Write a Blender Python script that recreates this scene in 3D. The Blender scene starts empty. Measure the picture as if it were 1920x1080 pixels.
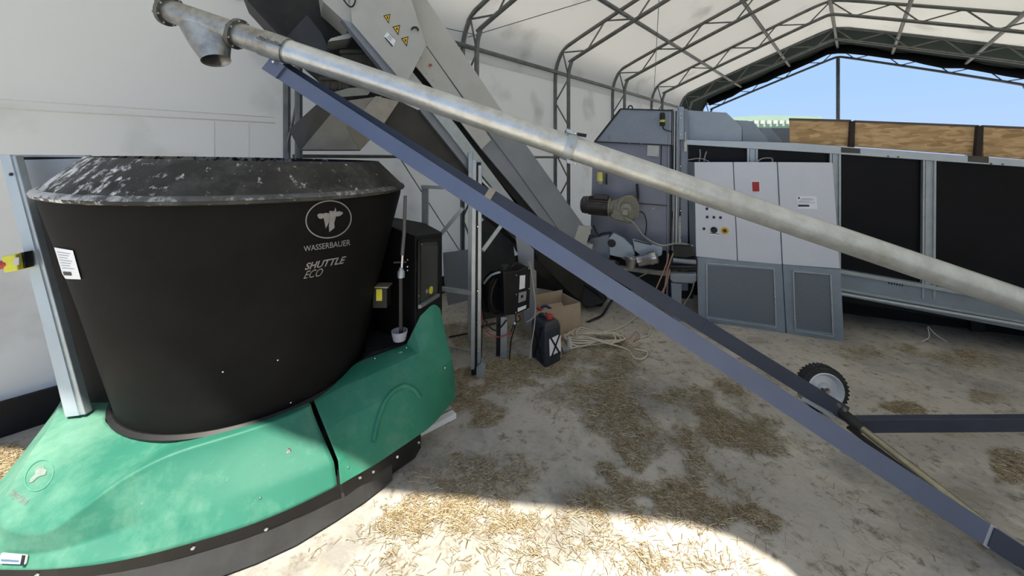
import bpy, bmesh, math, random
from mathutils import Vector, Matrix
from mathutils.bvhtree import BVHTree
random.seed(7)
C = bpy.context.scene.collection
V = Vector
# ------------------------------------------------------------------ camera, sky, sun, exposure
F = 720.0; HX = 960.0; HY = 297.0; EYE = 1.7
cam = bpy.data.cameras.new('camera'); camo = bpy.data.objects.new('camera', cam); C.objects.link(camo)
camo.location = (0, 0, EYE); camo.rotation_euler = (math.pi/2, 0, 0)
cam.sensor_width = 36; cam.lens = 36*F/1920; cam.shift_y = -(540-HY)/1920
cam.clip_start = .02; cam.clip_end = 400
bpy.context.scene.camera = camo
vs = bpy.context.scene.view_settings
vs.view_transform = 'Standard'; vs.look = 'None'; vs.exposure = 0.87; vs.gamma = 1; vs.use_curve_mapping = False
SUN_EL = math.radians(64)
w = bpy.data.worlds.new('sky'); bpy.context.scene.world = w; w.use_nodes = True
nt = w.node_tree; bg = nt.nodes['Background']
tc = nt.nodes.new('ShaderNodeTexCoord'); sp = nt.nodes.new('ShaderNodeSeparateXYZ'); cr = nt.nodes.new('ShaderNodeValToRGB')
nt.links.new(tc.outputs['Generated'], sp.inputs[0]); nt.links.new(sp.outputs['Z'], cr.inputs[0]); nt.links.new(cr.outputs[0], bg.inputs[0])
cr.color_ramp.elements[0].position = 0.0; cr.color_ramp.elements[0].color = (.29, .385, .58, 1)
cr.color_ramp.elements[1].position = .7; cr.color_ramp.elements[1].color = (.24, .33, .52, 1)
e = cr.color_ramp.elements.new(.14); e.color = (.235, .365, .60, 1)
bg.inputs[1].default_value = 1.0
sl = bpy.data.lights.new('sun', 'SUN'); sl.energy = 5.6; sl.angle = math.radians(.6); sl.color = (1, .92, .80)
so = bpy.data.objects.new('sun', sl); C.objects.link(so)
so.rotation_euler = V((0, -math.cos(SUN_EL), math.sin(SUN_EL))).to_track_quat('Z', 'Y').to_euler()
so.location = (0, -6, 12)

# ------------------------------------------------------------------ pixel -> place
def P(px, py, Y): return V(((px-HX)/F*Y, Y, EYE+(HY-py)/F*Y))
def G(px, py, z=0.0): return P(px, py, F*(EYE-z)/(py-HY))
def ray(px, py): return V(((px-HX)/F, 1, (HY-py)/F))
class Pl:                      # a plane: point + normal; unprojects pixels onto it
    def __init__(s, p, n): s.p = V(p); s.n = V(n).normalized()
    def __call__(s, px, py, off=0.0):
        r = ray(px, py); o = V((0, 0, EYE)); p = s.p + s.n*off
        return o + r*((p-o).dot(s.n)/r.dot(s.n))
# ------------------------------------------------------------------ materials
MATS = {}
def mat(name, col, rough=.6, metal=0.0, var=0.12, scale=6.0, bump=0.0, bscale=40.0, col2=None, lo=.35, hi=.65, stretch=None, spec=.5):
    if name in MATS: return MATS[name]
    m = bpy.data.materials.new(name); m.use_nodes = True; n = m.node_tree; b = n.nodes['Principled BSDF']
    b.inputs['Roughness'].default_value = rough; b.inputs['Metallic'].default_value = metal
    b.inputs['Specular IOR Level'].default_value = spec
    t = n.nodes.new('ShaderNodeTexCoord'); src = t.outputs['Object']
    if stretch:
        mp = n.nodes.new('ShaderNodeMapping'); mp.inputs['Scale'].default_value = stretch; n.links.new(src, mp.inputs[0]); src = mp.outputs[0]
    no = n.nodes.new('ShaderNodeTexNoise'); no.inputs['Scale'].default_value = scale; no.inputs['Detail'].default_value = 6
    no.inputs['Roughness'].default_value = .65
    n.links.new(src, no.inputs['Vector'])
    r = n.nodes.new('ShaderNodeValToRGB'); n.links.new(no.outputs['Fac'], r.inputs[0])
    c1 = tuple(max(0, c*(1-var)) for c in col); c2 = col2 or tuple(min(1, c*(1+var)) for c in col)
    r.color_ramp.elements[0].position = lo; r.color_ramp.elements[0].color = (*c1, 1)
    r.color_ramp.elements[1].position = hi; r.color_ramp.elements[1].color = (*c2, 1)
    n.links.new(r.outputs[0], b.inputs['Base Color'])
    if bump:
        n2 = n.nodes.new('ShaderNodeTexNoise'); n2.inputs['Scale'].default_value = bscale; n2.inputs['Detail'].default_value = 5
        n.links.new(src, n2.inputs['Vector'])
        bu = n.nodes.new('ShaderNodeBump'); bu.inputs['Strength'].default_value = bump; bu.inputs['Distance'].default_value = .01
        n.links.new(n2.outputs['Fac'], bu.inputs['Height']); n.links.new(bu.outputs[0], b.inputs['Normal'])
    MATS[name] = m; return m
def nodes(m): return m.node_tree, m.node_tree.nodes, m.node_tree.links
def mix_mask(m, col, scale, lo, hi, gradient=None, rough=None, detail=8, stretch=None):
    """overlay dirt / dust of its own colour on a material by a thresholded noise"""
    t, n, l = nodes(m); b = n['Principled BSDF']; old = b.inputs['Base Color'].links[0].from_socket
    tcn = n.new('ShaderNodeTexCoord'); no = n.new('ShaderNodeTexNoise'); no.inputs['Scale'].default_value = scale; no.inputs['Detail'].default_value = detail
    no.inputs['Roughness'].default_value = .7
    src = tcn.outputs['Object']
    if stretch:
        mp = n.new('ShaderNodeMapping'); mp.inputs['Scale'].default_value = stretch; l.new(src, mp.inputs[0]); src = mp.outputs[0]
    l.new(src, no.inputs['Vector'])
    mr = n.new('ShaderNodeMapRange'); mr.inputs[1].default_value = lo; mr.inputs[2].default_value = hi
    val = no.outputs['Fac']
    if gradient:             # (axis, from, to, amount) shifts the threshold along a direction of the object
        sx = n.new('ShaderNodeSeparateXYZ'); l.new(tcn.outputs['Object'], sx.inputs[0])
        g = n.new('ShaderNodeMapRange'); g.inputs[1].default_value = gradient[1]; g.inputs[2].default_value = gradient[2]
        g.inputs[3].default_value = gradient[3]; g.inputs[4].default_value = 0
        l.new(sx.outputs[gradient[0]], g.inputs[0])
        a = n.new('ShaderNodeMath'); a.operation = 'ADD'; l.new(val, a.inputs[0]); l.new(g.outputs[0], a.inputs[1]); val = a.outputs[0]
    l.new(val, mr.inputs[0])
    mx = n.new('ShaderNodeMix'); mx.data_type = 'RGBA'; l.new(mr.outputs[0], mx.inputs[0]); l.new(old, mx.inputs[6]); mx.inputs[7].default_value = (*col, 1)
    l.new(mx.outputs[2], b.inputs['Base Color'])
    return m

galv = mat('galvanised_steel', (.42, .47, .50), .42, .6, .08, 14)
galv_tube = mat('galvanised_tube', (.60, .63, .63), .33, .62, .12, 9, .15, 60)
mix_mask(galv_tube, (.44, .42, .35), 5, .52, .78)
old_steel = mat('aged_spout_steel', (.36, .37, .36), .42, .75, .25, 11, .2, 40)
mix_mask(old_steel, (.22, .2, .16), 7, .5, .7)
flange_steel = mat('dark_flange_steel', (.16, .155, .14), .55, .6, .3, 20)
steel_lt = mat('light_sheet_steel', (.47, .48, .46), .5, .25, .06, 3)
steel_md = mat('mid_sheet_steel', (.24, .265, .30), .5, .3, .08, 3)
steel_dk = mat('dark_sheet_steel', (.024, .023, .021), .55, .3, .25, 5)
steel_shade = mat('underside_sheet', (.05, .048, .043), .55, .3, .2, 5)
brown_steel = mat('chute_sheet', (.30, .285, .25), .5, .3, .15, 4)
truss_m = mat('truss_tube', (.17, .18, .175), .5, .55, .2, 8)
black = mat('black_plastic', (.006, .006, .0065), .5, 0, .3, 10)
black_matte = mat('black_matte', (.005, .005, .0055), .8, 0, .3, 10)
rubber = mat('rubber', (.018, .018, .018), .7, 0, .3, 30, .3, 80)
strip_dark = mat('floor_strip', (.03, .031, .031), .75, 0, .25, 6)
blue_steel = mat('blue_grey_paint', (.125, .15, .225), .36, .25, .06, 4)
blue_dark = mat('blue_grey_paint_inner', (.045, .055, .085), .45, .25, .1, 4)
brass = mat('bare_pole', (.30, .28, .20), .3, .8, .15, 12)
cab_white = mat('cabinet_paint', (.66, .69, .76), .4, .05, .03, 3)
cab_grey = mat('cabinet_frame', (.27, .32, .37), .45, .45, .08, 6)
hous = mat('housing_paint', (.235, .265, .305), .45, .35, .07, 3)
mix_mask(hous, (.15, .16, .17), 6, .6, .8)
hous_lt = mat('housing_paint_light', (.31, .37, .43), .45, .3, .06, 3)
panel_black = mat('film_faced_panel', (.004, .0045, .007), .35, 0, .3, 2, spec=.18)
white = mat('white_label', (.88, .9, .93), .5, 0, .03, 10)
silver = mat('silver_print', (.27, .27, .27), .5, .2, .1, 30)
chrome = mat('chrome', (.7, .7, .7), .2, 1, .05, 10)
yellow = mat('yellow_plastic', (.62, .60, .05), .5, 0, .08, 20)
red = mat('red_plastic', (.45, .04, .03), .5, 0, .1, 20)
warn = mat('warning_yellow', (.75, .46, .02), .5, 0, .05, 20)
cardboard = mat('cardboard', (.45, .35, .25), .85, 0, .06, 12)
cable_w = mat('cream_cable', (.62, .56, .44), .6, 0, .1, 20)
cable_o = mat('copper_cable', (.40, .22, .15), .6, 0, .1, 20)
motor_dk = mat('motor_dark', (.055, .048, .045), .45, .4, .25, 20)
motor_bg = mat('gearbox_beige', (.22, .215, .175), .5, .3, .2, 14)
jerry = mat('jerrycan_plastic', (.028, .033, .045), .42, 0, .2, 12)
bucket_w = mat('white_plastic', (.62, .62, .6), .5, 0, .05, 10)

def tarp(name, col, trans, dirt=(.52, .52, .50), d_lo=.58, d_hi=.82):
    m = bpy.data.materials.new(name); m.use_nodes = True; t, n, l = nodes(m)
    n.remove(n['Principled BSDF']); out = n['Material Output']
    tcn = n.new('ShaderNodeTexCoord'); no = n.new('ShaderNodeTexNoise'); no.inputs['Scale'].default_value = 1.3; no.inputs['Detail'].default_value = 8
    l.new(tcn.outputs['Object'], no.inputs['Vector'])
    r = n.new('ShaderNodeValToRGB'); l.new(no.outputs['Fac'], r.inputs[0])
    r.color_ramp.elements[0].position = d_lo; r.color_ramp.elements[0].color = (*col, 1)
    r.color_ramp.elements[1].position = d_hi; r.color_ramp.elements[1].color = (*dirt, 1)
    d = n.new('ShaderNodeBsdfDiffuse'); tr = n.new('ShaderNodeBsdfTranslucent'); mx = n.new('ShaderNodeMixShader'); mx.inputs[0].default_value = trans
    l.new(r.outputs[0], d.inputs[0]); l.new(r.outputs[0], tr.inputs[0]); l.new(d.outputs[0], mx.inputs[1]); l.new(tr.outputs[0], mx.inputs[2])
    n2 = n.new('ShaderNodeTexNoise'); n2.inputs['Scale'].default_value = 1.7; n2.inputs['Detail'].default_value = 4; l.new(tcn.outputs['Object'], n2.inputs['Vector'])
    bu = n.new('ShaderNodeBump'); bu.inputs['Strength'].default_value = .35; bu.inputs['Distance'].default_value = .05; l.new(n2.outputs['Fac'], bu.inputs['Height'])
    l.new(bu.outputs[0], d.inputs['Normal'])
    l.new(mx.outputs[0], out.inputs[0]); MATS[name] = m; return m
roof_fab = tarp('roof_fabric', (.76, .755, .72), .46)
wall_fab = tarp('wall_fabric', (.83, .83, .80), .48)
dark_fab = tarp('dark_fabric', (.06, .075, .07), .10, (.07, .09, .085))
black_fab = tarp('black_fabric', (.012, .013, .014), .02, (.02, .02, .02))

# green hood
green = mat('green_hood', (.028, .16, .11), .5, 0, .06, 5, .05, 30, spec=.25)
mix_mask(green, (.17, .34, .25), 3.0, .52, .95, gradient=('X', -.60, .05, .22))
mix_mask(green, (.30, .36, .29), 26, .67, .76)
green2 = mat('green_hood_side', (.034, .20, .13), .5, 0, .10, 5, .05, 30, spec=.25)
mix_mask(green2, (.10, .23, .165), 5, .52, .75)
tub_m = mat('tub_black', (.0075, .0075, .0078), .65, 0, .25, 3, .12, 120, spec=.10)
mix_mask(tub_m, (.05, .052, .05), 60, .70, .78)
collar_m = mat('collar_black', (.034, .034, .031), .6, 0, .3, 5, .2, 60, spec=.25)
mix_mask(collar_m, (.10, .10, .093), 7, .45, .75)
mix_mask(collar_m, (.80, .80, .77), 26, .60, .72, gradient=('X', -.80, .25, .22), stretch=(1, 1, .4))
mix_mask(collar_m, (.55, .55, .52), 3, .66, .74, gradient=('Z', 1.575, 1.60, .0))

# OSB
osb = bpy.data.materials.new('osb'); osb.use_nodes = True
_, n, l = nodes(osb); b = n['Principled BSDF']; b.inputs['Roughness'].default_value = .8
tcn = n.new('ShaderNodeTexCoord'); mp = n.new('ShaderNodeMapping'); mp.inputs['Scale'].default_value = (11, 11, 42); l.new(tcn.outputs['Object'], mp.inputs[0])
nz = n.new('ShaderNodeTexNoise'); nz.inputs['Scale'].default_value = .8; nz.inputs['Detail'].default_value = 3; l.new(mp.outputs[0], nz.inputs['Vector'])
va = n.new('ShaderNodeVectorMath'); va.operation = 'MULTIPLY_ADD'; l.new(nz.outputs['Color'], va.inputs[0]); va.inputs[1].default_value = (1.6, 1.6, 1.6); l.new(mp.outputs[0], va.inputs[2])
vo = n.new('ShaderNodeTexVoronoi'); vo.inputs['Scale'].default_value = 1.0; l.new(va.outputs[0], vo.inputs['Vector'])
r = n.new('ShaderNodeValToRGB'); l.new(vo.outputs['Color'], r.inputs[0])
r.color_ramp.elements[0].color = (.36, .22, .095, 1); r.color_ramp.elements[1].color = (.66, .45, .235, 1)
r.color_ramp.elements[0].position = .1; r.color_ramp.elements[1].position = .9
l.new(r.outputs[0], b.inputs['Base Color'])

# concrete floor
floor_m = mat('concrete_floor', (.49, .455, .395), .85, 0, .22, 1.6, .5, 30)
mix_mask(floor_m, (.27, .262, .235), .9, .50, .64)
mix_mask(floor_m, (.50, .465, .41), 2.6, .58, .70)
mix_mask(floor_m, (.24, .205, .145), 3.2, .54, .80)
mix_mask(floor_m, (.15, .125, .085), 16, .54, .70)
mix_mask(floor_m, (.12, .105, .085), 60, .62, .72)
# perforated sheet
perf = bpy.data.materials.new('perforated_sheet'); perf.use_nodes = True
_, n, l = nodes(perf); b = n['Principled BSDF']; b.inputs['Roughness'].default_value = .5; b.inputs['Metallic'].default_value = .4
tcn = n.new('ShaderNodeTexCoord'); wv = n.new('ShaderNodeTexWave'); wv.bands_direction = 'Z'; wv.inputs['Scale'].default_value = 26
l.new(tcn.outputs['Object'], wv.inputs['Vector']); w2 = n.new('ShaderNodeTexWave'); w2.bands_direction = 'X'; w2.inputs['Scale'].default_value = 40; l.new(tcn.outputs['Object'], w2.inputs['Vector'])
mu = n.new('ShaderNodeMath'); mu.operation = 'MULTIPLY_ADD'; l.new(wv.outputs['Fac'], mu.inputs[0]); mu.inputs[1].default_value = .7; w3 = n.new('ShaderNodeMath'); w3.operation = 'MULTIPLY'; l.new(w2.outputs['Fac'], w3.inputs[0]); w3.inputs[1].default_value = .3; l.new(w3.outputs[0], mu.inputs[2])
r = n.new('ShaderNodeValToRGB'); r.color_ramp.elements[0].position = .2; r.color_ramp.elements[0].color = (.06, .07, .08, 1); r.color_ramp.elements[1].position = .8; r.color_ramp.elements[1].color = (.28, .33, .37, 1)
l.new(mu.outputs[0], r.inputs[0]); l.new(r.outputs[0], b.inputs['Base Color'])
# straw
straw_m = bpy.data.materials.new('straw'); straw_m.use_nodes = True
_, n, l = nodes(straw_m); b = n['Principled BSDF']; b.inputs['Roughness'].default_value = .6
gm = n.new('ShaderNodeNewGeometry'); r = n.new('ShaderNodeValToRGB'); l.new(gm.outputs['Random Per Island'], r.inputs[0])
r.color_ramp.elements[0].color = (.17, .115, .05, 1); r.color_ramp.elements[1].color = (.60, .53, .37, 1)
e = r.color_ramp.elements.new(.5); e.color = (.33, .25, .135, 1)
l.new(r.outputs[0], b.inputs['Base Color'])
# dusty window
glass_m = bpy.data.materials.new('dusty_window'); glass_m.use_nodes = True
_, n, l = nodes(glass_m); b = n['Principled BSDF']; b.inputs['Base Color'].default_value = (.07, .075, .07, 1); b.inputs['Roughness'].default_value = .18; b.inputs['Alpha'].default_value = .55

# ------------------------------------------------------------------ mesh helpers
ORG = {}
def thing(name, label, cat, loc, group=None):
    o = bpy.data.objects.new(name, None); C.objects.link(o); o.location = V(loc); o.empty_display_size = .1
    o['label'] = label; o['category'] = cat
    if group: o['group'] = group
    ORG[o.name] = V(loc); return o
def org(o):
    while o is not None and o.parent: o = o.parent
    return ORG.get(o.name, V((0, 0, 0))) if o else None
def M(name, verts, faces, m, parent=None, smooth=False, bevel=0.0, label=None, cat=None, group=None, kind=None, recalc=True, seg=2):
    verts = [V(v) for v in verts]
    if parent is not None: base = org(parent)
    else:
        zs = min(v.z for v in verts); c = sum(verts, V((0, 0, 0)))/len(verts); base = V((c.x, c.y, zs))
    me = bpy.data.meshes.new(name); me.from_pydata([tuple(v-base) for v in verts], [], faces)
    if recalc:
        bm = bmesh.new(); bm.from_mesh(me); bmesh.ops.recalc_face_normals(bm, faces=bm.faces); bm.to_mesh(me); bm.free()
    me.materials.append(m)
    if smooth: me.polygons.foreach_set('use_smooth', [True]*len(me.polygons))
    o = bpy.data.objects.new(name, me); C.objects.link(o)
    if parent is not None: o.parent = parent
    else: o.location = base; ORG[o.name] = base
    if bevel:
        b = o.modifiers.new('bevel', 'BEVEL'); b.width = bevel; b.segments = seg; b.limit_method = 'ANGLE'; b.angle_limit = math.radians(40)
    if smooth:
        es = o.modifiers.new('es', 'EDGE_SPLIT'); es.split_angle = math.radians(42)
    if label: o['label'] = label
    if cat: o['category'] = cat
    if group: o['group'] = group
    if kind: o['kind'] = kind
    return o
class MB:
    def __init__(s): s.v = []; s.f = []
    def add(s, v, f):
        k = len(s.v); s.v += [V(q) for q in v]; s.f += [tuple(i+k for i in q) for q in f]; return s
    def prism(s, pts, th):
        pts = [V(p) for p in pts]; th = V(th); k = len(pts)
        return s.add(pts+[p+th for p in pts], [tuple(range(k-1, -1, -1)), tuple(range(k, 2*k))]+[(i, (i+1) % k, k+(i+1) % k, k+i) for i in range(k)])
    def box(s, c, ax, ay, az):     # centre and three half-axis vectors
        c = V(c); ax, ay, az = V(ax), V(ay), V(az)
        p = [c+ax*i+ay*j+az*k for k in (-1, 1) for j in (-1, 1) for i in (-1, 1)]
        return s.add(p, [(0, 2, 3, 1), (4, 5, 7, 6), (0, 1, 5, 4), (2, 6, 7, 3), (0, 4, 6, 2), (1, 3, 7, 5)])
    def bar(s, a, b, wd, hh, up=(0, 0, 1)):
        a, b = V(a), V(b); d = (b-a).normalized(); side = d.cross(V(up)).normalized(); u = side.cross(d).normalized()
        return s.box((a+b)/2, (b-a)/2, side*wd/2, u*hh/2)
    def channel(s, a, b, web, fl, t, webdir, fldir):
        """U profile: web plate spans 'web' along webdir, two flanges of length fl toward fldir"""
        a, b = V(a), V(b); L = (b-a)/2; c = (a+b)/2; d = (b-a).normalized()
        wv = V(webdir); wv = (wv-d*wv.dot(d)).normalized(); fv = V(fldir); fv = (fv-d*fv.dot(d)-wv*fv.dot(wv)).normalized()
        s.box(c+fv*t/2, L, wv*web/2, fv*t/2)
        for q in (-1, 1): s.box(c+wv*q*(web/2-t/2)+fv*(t+(fl-t)/2), L, wv*t/2, fv*(fl-t)/2)
        return s
    def tube(s, path, r, n=12, caps=True, closed=False):
        path = [V(p) for p in path]; k = len(path); rr = r if isinstance(r, (list, tuple)) else [r]*k
        base = len(s.v); up = None
        for i, p in enumerate(path):
            a = path[max(0, i-1)] if not closed else path[i-1]; b = path[min(k-1, i+1)] if not closed else path[(i+1) % k]
            d = (b-a).normalized()
            if up is None:
                up = V((0, 0, 1)) if abs(d.z) < .9 else V((1, 0, 0))
            x = d.cross(up).normalized(); y = x.cross(d).normalized(); up = y
            for j in range(n):
                t = 2*math.pi*j/n; s.v.append(p+x*math.cos(t)*rr[i]+y*math.sin(t)*rr[i])
        for i in range(k if closed else k-1):
            for j in range(n):
                a0 = base+i*n+j; a1 = base+i*n+(j+1) % n; b0 = base+((i+1) % k)*n+j; b1 = base+((i+1) % k)*n+(j+1) % n
                s.f.append((a0, a1, b1, b0))
        if caps and not closed:
            s.f.append(tuple(base+j for j in range(n-1, -1, -1))); s.f.append(tuple(base+(k-1)*n+j for j in range(n)))
        return s
    def lathe(s, o, ax, prof, n=32, closed=False):
        """prof: list of (distance along ax, radius)"""
        o = V(o); ax = V(ax).normalized(); up = V((0, 0, 1)) if abs(ax.z) < .9 else V((1, 0, 0)); x = ax.cross(up).normalized(); y = x.cross(ax).normalized()
        base = len(s.v); k = len(prof)
        for (d, r) in prof:
            for j in range(n):
                t = 2*math.pi*j/n; s.v.append(o+ax*d+x*r*math.cos(t)+y*r*math.sin(t))
        for i in range(k if closed else k-1):
            for j in range(n):
                s.f.append((base+i*n+j, base+i*n+(j+1) % n, base+((i+1) % k)*n+(j+1) % n, base+((i+1) % k)*n+j))
        if not closed:
            if prof[0][1] > 1e-5: s.f.append(tuple(base+j for j in range(n-1, -1, -1)))
            if prof[-1][1] > 1e-5: s.f.append(tuple(base+(k-1)*n+j for j in range(n)))
        return s
    def build(s, name, m, parent=None, **kw): return M(name, s.v, s.f, m, parent, **kw)
def smoothpath(pts, n=6):
    pts = [V(p) for p in pts]; out = []
    for i in range(len(pts)-1):
        p0 = pts[max(0, i-1)]; p1 = pts[i]; p2 = pts[i+1]; p3 = pts[min(len(pts)-1, i+2)]
        for k in range(n):
            t = k/n; out.append(.5*((2*p1)+(p2-p0)*t+(2*p0-5*p1+4*p2-p3)*t*t+(3*p1-p0-3*p2+p3)*t**3))
    out.append(pts[-1]); return out
def bolt(c, ax, parent, r=.008, h=.006, m=None, name='bolt'):
    return MB().lathe(c, ax, [(0, r), (h*.6, r), (h, r*.6)], 10).build(name, m or chrome, parent)
def text_on(txt, fn, m, name, parent, shear=0.0, bold=0.0, sx=1.0):
    """flat letters -> fn(u,v) with u 0..1 along the line, v 0..1 over the cap height"""
    cu = bpy.data.curves.new('t', 'FONT'); cu.body = txt; cu.size = 1; cu.shear = shear; cu.offset = bold; cu.resolution_u = 3
    o = bpy.data.objects.new('t', cu); C.objects.link(o); bpy.context.view_layer.update()
    me = bpy.data.meshes.new_from_object(o.evaluated_get(bpy.context.evaluated_depsgraph_get()))
    bpy.data.objects.remove(o)
    bm = bmesh.new(); bm.from_mesh(me)
    bmesh.ops.subdivide_edges(bm, edges=[e for e in bm.edges if e.calc_length() > .3], cuts=2)
    xs = [v.co.x for v in bm.verts]; ys = [v.co.y for v in bm.verts]; x0, x1, y0, y1 = min(xs), max(xs), min(ys), max(ys)
    vs_ = [fn((v.co.x-x0)/(x1-x0), (v.co.y-y0)/(y1-y0)) for v in bm.verts]; bm.verts.index_update()
    fs = [tuple(v.index for v in f.verts) for f in bm.faces]; bm.free()
    return M(name, vs_, fs, m, parent, recalc=False)
def quad(a, b, c, d):          # bilinear: a=(0,0) b=(1,0) c=(1,1) d=(0,1)
    return lambda u, v: (a[0]*(1-u)*(1-v)+b[0]*u*(1-v)+c[0]*u*v+d[0]*(1-u)*v, a[1]*(1-u)*(1-v)+b[1]*u*(1-v)+c[1]*u*v+d[1]*(1-u)*v)
def bvh_of(o):
    base = org(o) if o.parent else ORG[o.name]
    me = o.data; return BVHTree.FromPolygons([v.co+base for v in me.vertices], [tuple(p.vertices) for p in me.polygons])
def hit(bv, px, py, off=.003):
    r = ray(px, py).normalized(); h = bv.ray_cast(V((0, 0, EYE)), r)
    if h[0] is None: return None
    nrm = h[1] if h[1].dot(r) < 0 else -h[1]
    return h[0]+nrm*off
def flat(name, pts, th, m, parent, **kw): return MB().prism(pts, th).build(name, m, parent, **kw)

# ------------------------------------------------------------------ the tent
D = V((.667, .745, 0)).normalized(); W = V((.763, -.646, 0)).normalized(); L0 = V((-3.15, 2.36, 0))
HALF = 3.55
def T(s, t, z): return L0+D*s+W*t+V((0, 0, z))
half_prof = [(0, 0), (0, 1.0), (0, 2.2), (0, 3.05), (.03, 3.3), (.11, 3.48), (.25, 3.62), (1.23, 4.0), (2.47, 4.46), (3.3, 4.76), (3.55, 4.81)]
prof = half_prof+[(2*HALF-t, z) for t, z in reversed(half_prof[:-1])]
def offset_prof(pr, d):
    out = []
    for i, (t, z) in enumerate(pr):
        a = pr[max(0, i-1)]; b = pr[min(len(pr)-1, i+1)]; dx, dz = b[0]-a[0], b[1]-a[1]; k = math.hypot(dx, dz)
        out.append((t+dz/k*d, z-dx/k*d))
    return out
fab = offset_prof(prof, -.04)
S_WHITE = 12.25; S_END = 14.38
def shadow_y(x):
    pts = [(-9, 2.9), (-.66, 1.97), (.36, 1.86), (.84, 1.79), (1.0, 1.72), (1.13, 1.62), (1.22, 1.45), (1.27, .9), (1.35, -3)]
    for a, b in zip(pts, pts[1:]):
        if x <= b[0]: return a[1]+(b[1]-a[1])*(x-a[0])/(b[0]-a[0])
    return -3
def near_s(t, z):  # unseen near roof edge, shaped so its shadow follows shadow_y
    best = None
    s = 2.5
    while s > -3.2:
        p = T(s, t, z)
        if p.y+z/math.tan(SUN_EL) <= shadow_y(p.x): return s
        s -= .02
    return -3.2
def strip(name, pr, s0f, s1f, m, kind='structure', ns=10, parent=None, thick=.012):
    """fabric shell with thickness between station functions s0f,s1f along the profile pr"""
    v = []; f = []; k = len(pr); ins = offset_prof(pr, thick)
    for layer in (pr, ins):
        for (t, z) in layer:
            a, b = s0f(t, z), s1f(t, z)
            for i in range(ns+1): v.append(T(a+(b-a)*i/ns, t, z))
    row = ns+1; off = k*row
    for i in range(k-1):
        for j in range(ns):
            a = i*row+j; q = (a, a+1, a+row+1, a+row); f.append(q); f.append(tuple(off+x for x in reversed(q)))
    for j in range(ns):
        f.append((j, off+j, off+j+1, j+1)); a = (k-1)*row+j; f.append((a, a+1, off+a+1, off+a))
    for i in range(k-1):
        a = i*row; f.append((a, a+row, off+a+row, off+a)); a += ns; f.append((a, off+a, off+a+row, a+row))
    return M(name, v, f, m, parent, smooth=True, kind=kind)
def densify(pr, step=.15):
    out = [pr[0]]
    for a, b in zip(pr, pr[1:]):
        n_ = max(1, int(math.hypot(b[0]-a[0], b[1]-a[1])/step))
        for i in range(1, n_+1): out.append((a[0]+(b[0]-a[0])*i/n_, a[1]+(b[1]-a[1])*i/n_))
    return out
left_p = [p for p in fab[:4]]; roof_p = densify(fab[3:-3]); right_p = fab[-4:]
strip('wall_left', left_p, lambda t, z: -3.2, lambda t, z: S_WHITE, wall_fab)
strip('wall_right', right_p, lambda t, z: -3.2, lambda t, z: S_WHITE, wall_fab)
strip('ceiling', roof_p, near_s, lambda t, z: S_WHITE, roof_fab, ns=4)  # out-of-view near end is cut to cast the sun patch boundary
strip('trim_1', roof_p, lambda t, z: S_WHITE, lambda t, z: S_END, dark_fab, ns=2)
strip('trim_2', left_p, lambda t, z: S_WHITE, lambda t, z: S_END, wall_fab, ns=2)
# black kick band along the foot of the left wall
bb = MB()
bb.prism([T(-3.2, .02, 0), T(S_WHITE, .02, 0), T(S_WHITE, .02, .19), T(-3.2, .02, .22)], W*.03)
bb.build('baseboard_left', black_matte, kind='structure')
# rolled-up black end curtain under the far gable roof
rp = offset_prof(densify(prof[6:-6], .3), .03)
mb = MB()
wob = [T(S_END-.16+.03*math.sin(i*1.7), t, z-.05+.02*math.sin(i*2.3)) for i, (t, z) in enumerate(rp)]
mb.tube(wob, [.10+.02*math.sin(i*1.3) for i in range(len(wob))], 10)
o = mb.build('rolled_curtain', black_fab, smooth=True, label='rolled-up black curtain slung under the roof at the far open gable', cat='curtain')
# seams of the left wall
mb = MB()
mb.tube([T(-2.5, .01, 1.99), T(-.5, .01, 2.0), T(1.5, .01, 2.02)], .006, 6); mb.tube([T(-2.5, .01, 2.05), T(1.5, .01, 2.07)], .004, 6)
mb.tube([T(1.06, .01, .3), T(1.06, .01, 2.0)], .004, 6); mb.tube([T(1.30, .01, .3), T(1.30, .01, 2.0)], .003, 6)
mb.build('trim_3', wall_fab, kind='structure')
# end truss and arch trusses
SK = [1.6+2.13*k for k in range(7)]
ords = ['arch truss whose galvanised leg stands beyond the black tub', 'lattice arch truss rising behind the top of the inclined conveyor', 'lattice arch truss right of the conveyor, above the collar of the auger tube',
        'lattice arch truss just left of the grey housing with the sloped top', 'lattice arch truss over the grey housing, third from the far gable', 'lattice arch truss where the white roof meets the dark end bay', 'last lattice arch truss framing the open gable against the sky']
dense = densify(prof, .34)
# smooth chord path: finer at the knees
def chord(pr): 
    return pr
for k, s in enumerate(SK):
    root = thing('arch_truss', ords[k], 'truss', T(s, 0, 0), 'lattice arch trusses of the tent')
    r = .032
    outer = prof; inner = offset_prof(prof, .27)
    inner[0] = (inner[0][0], 0); inner[-1] = (inner[-1][0], 0)
    for nm, pr in (('outer_chord', outer), ('inner_chord', inner)):
        path = smoothpath([T(s, t, z) for t, z in pr], 3)
        MB().tube(path, r, 8).build(nm, truss_m, root, smooth=True)
    A = densify(outer, .05)
    # web braces zigzag at even arc steps
    pts = []; acc = 0; last = A[0]; step = .42; idxs = []
    for i, q in enumerate(A):
        acc += math.hypot(q[0]-last[0], q[1]-last[1]); last = q
        if acc >= step: idxs.append(i); acc = 0
    inn = offset_prof(A, .27)
    for i, (a, b) in enumerate(zip(idxs, idxs[1:])):
        p, q = (A[a], inn[b]) if i % 2 else (inn[a], A[b])
        MB().tube([T(s, *p), T(s, *q)], .0135, 6).build('web_brace', truss_m, root)
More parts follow.
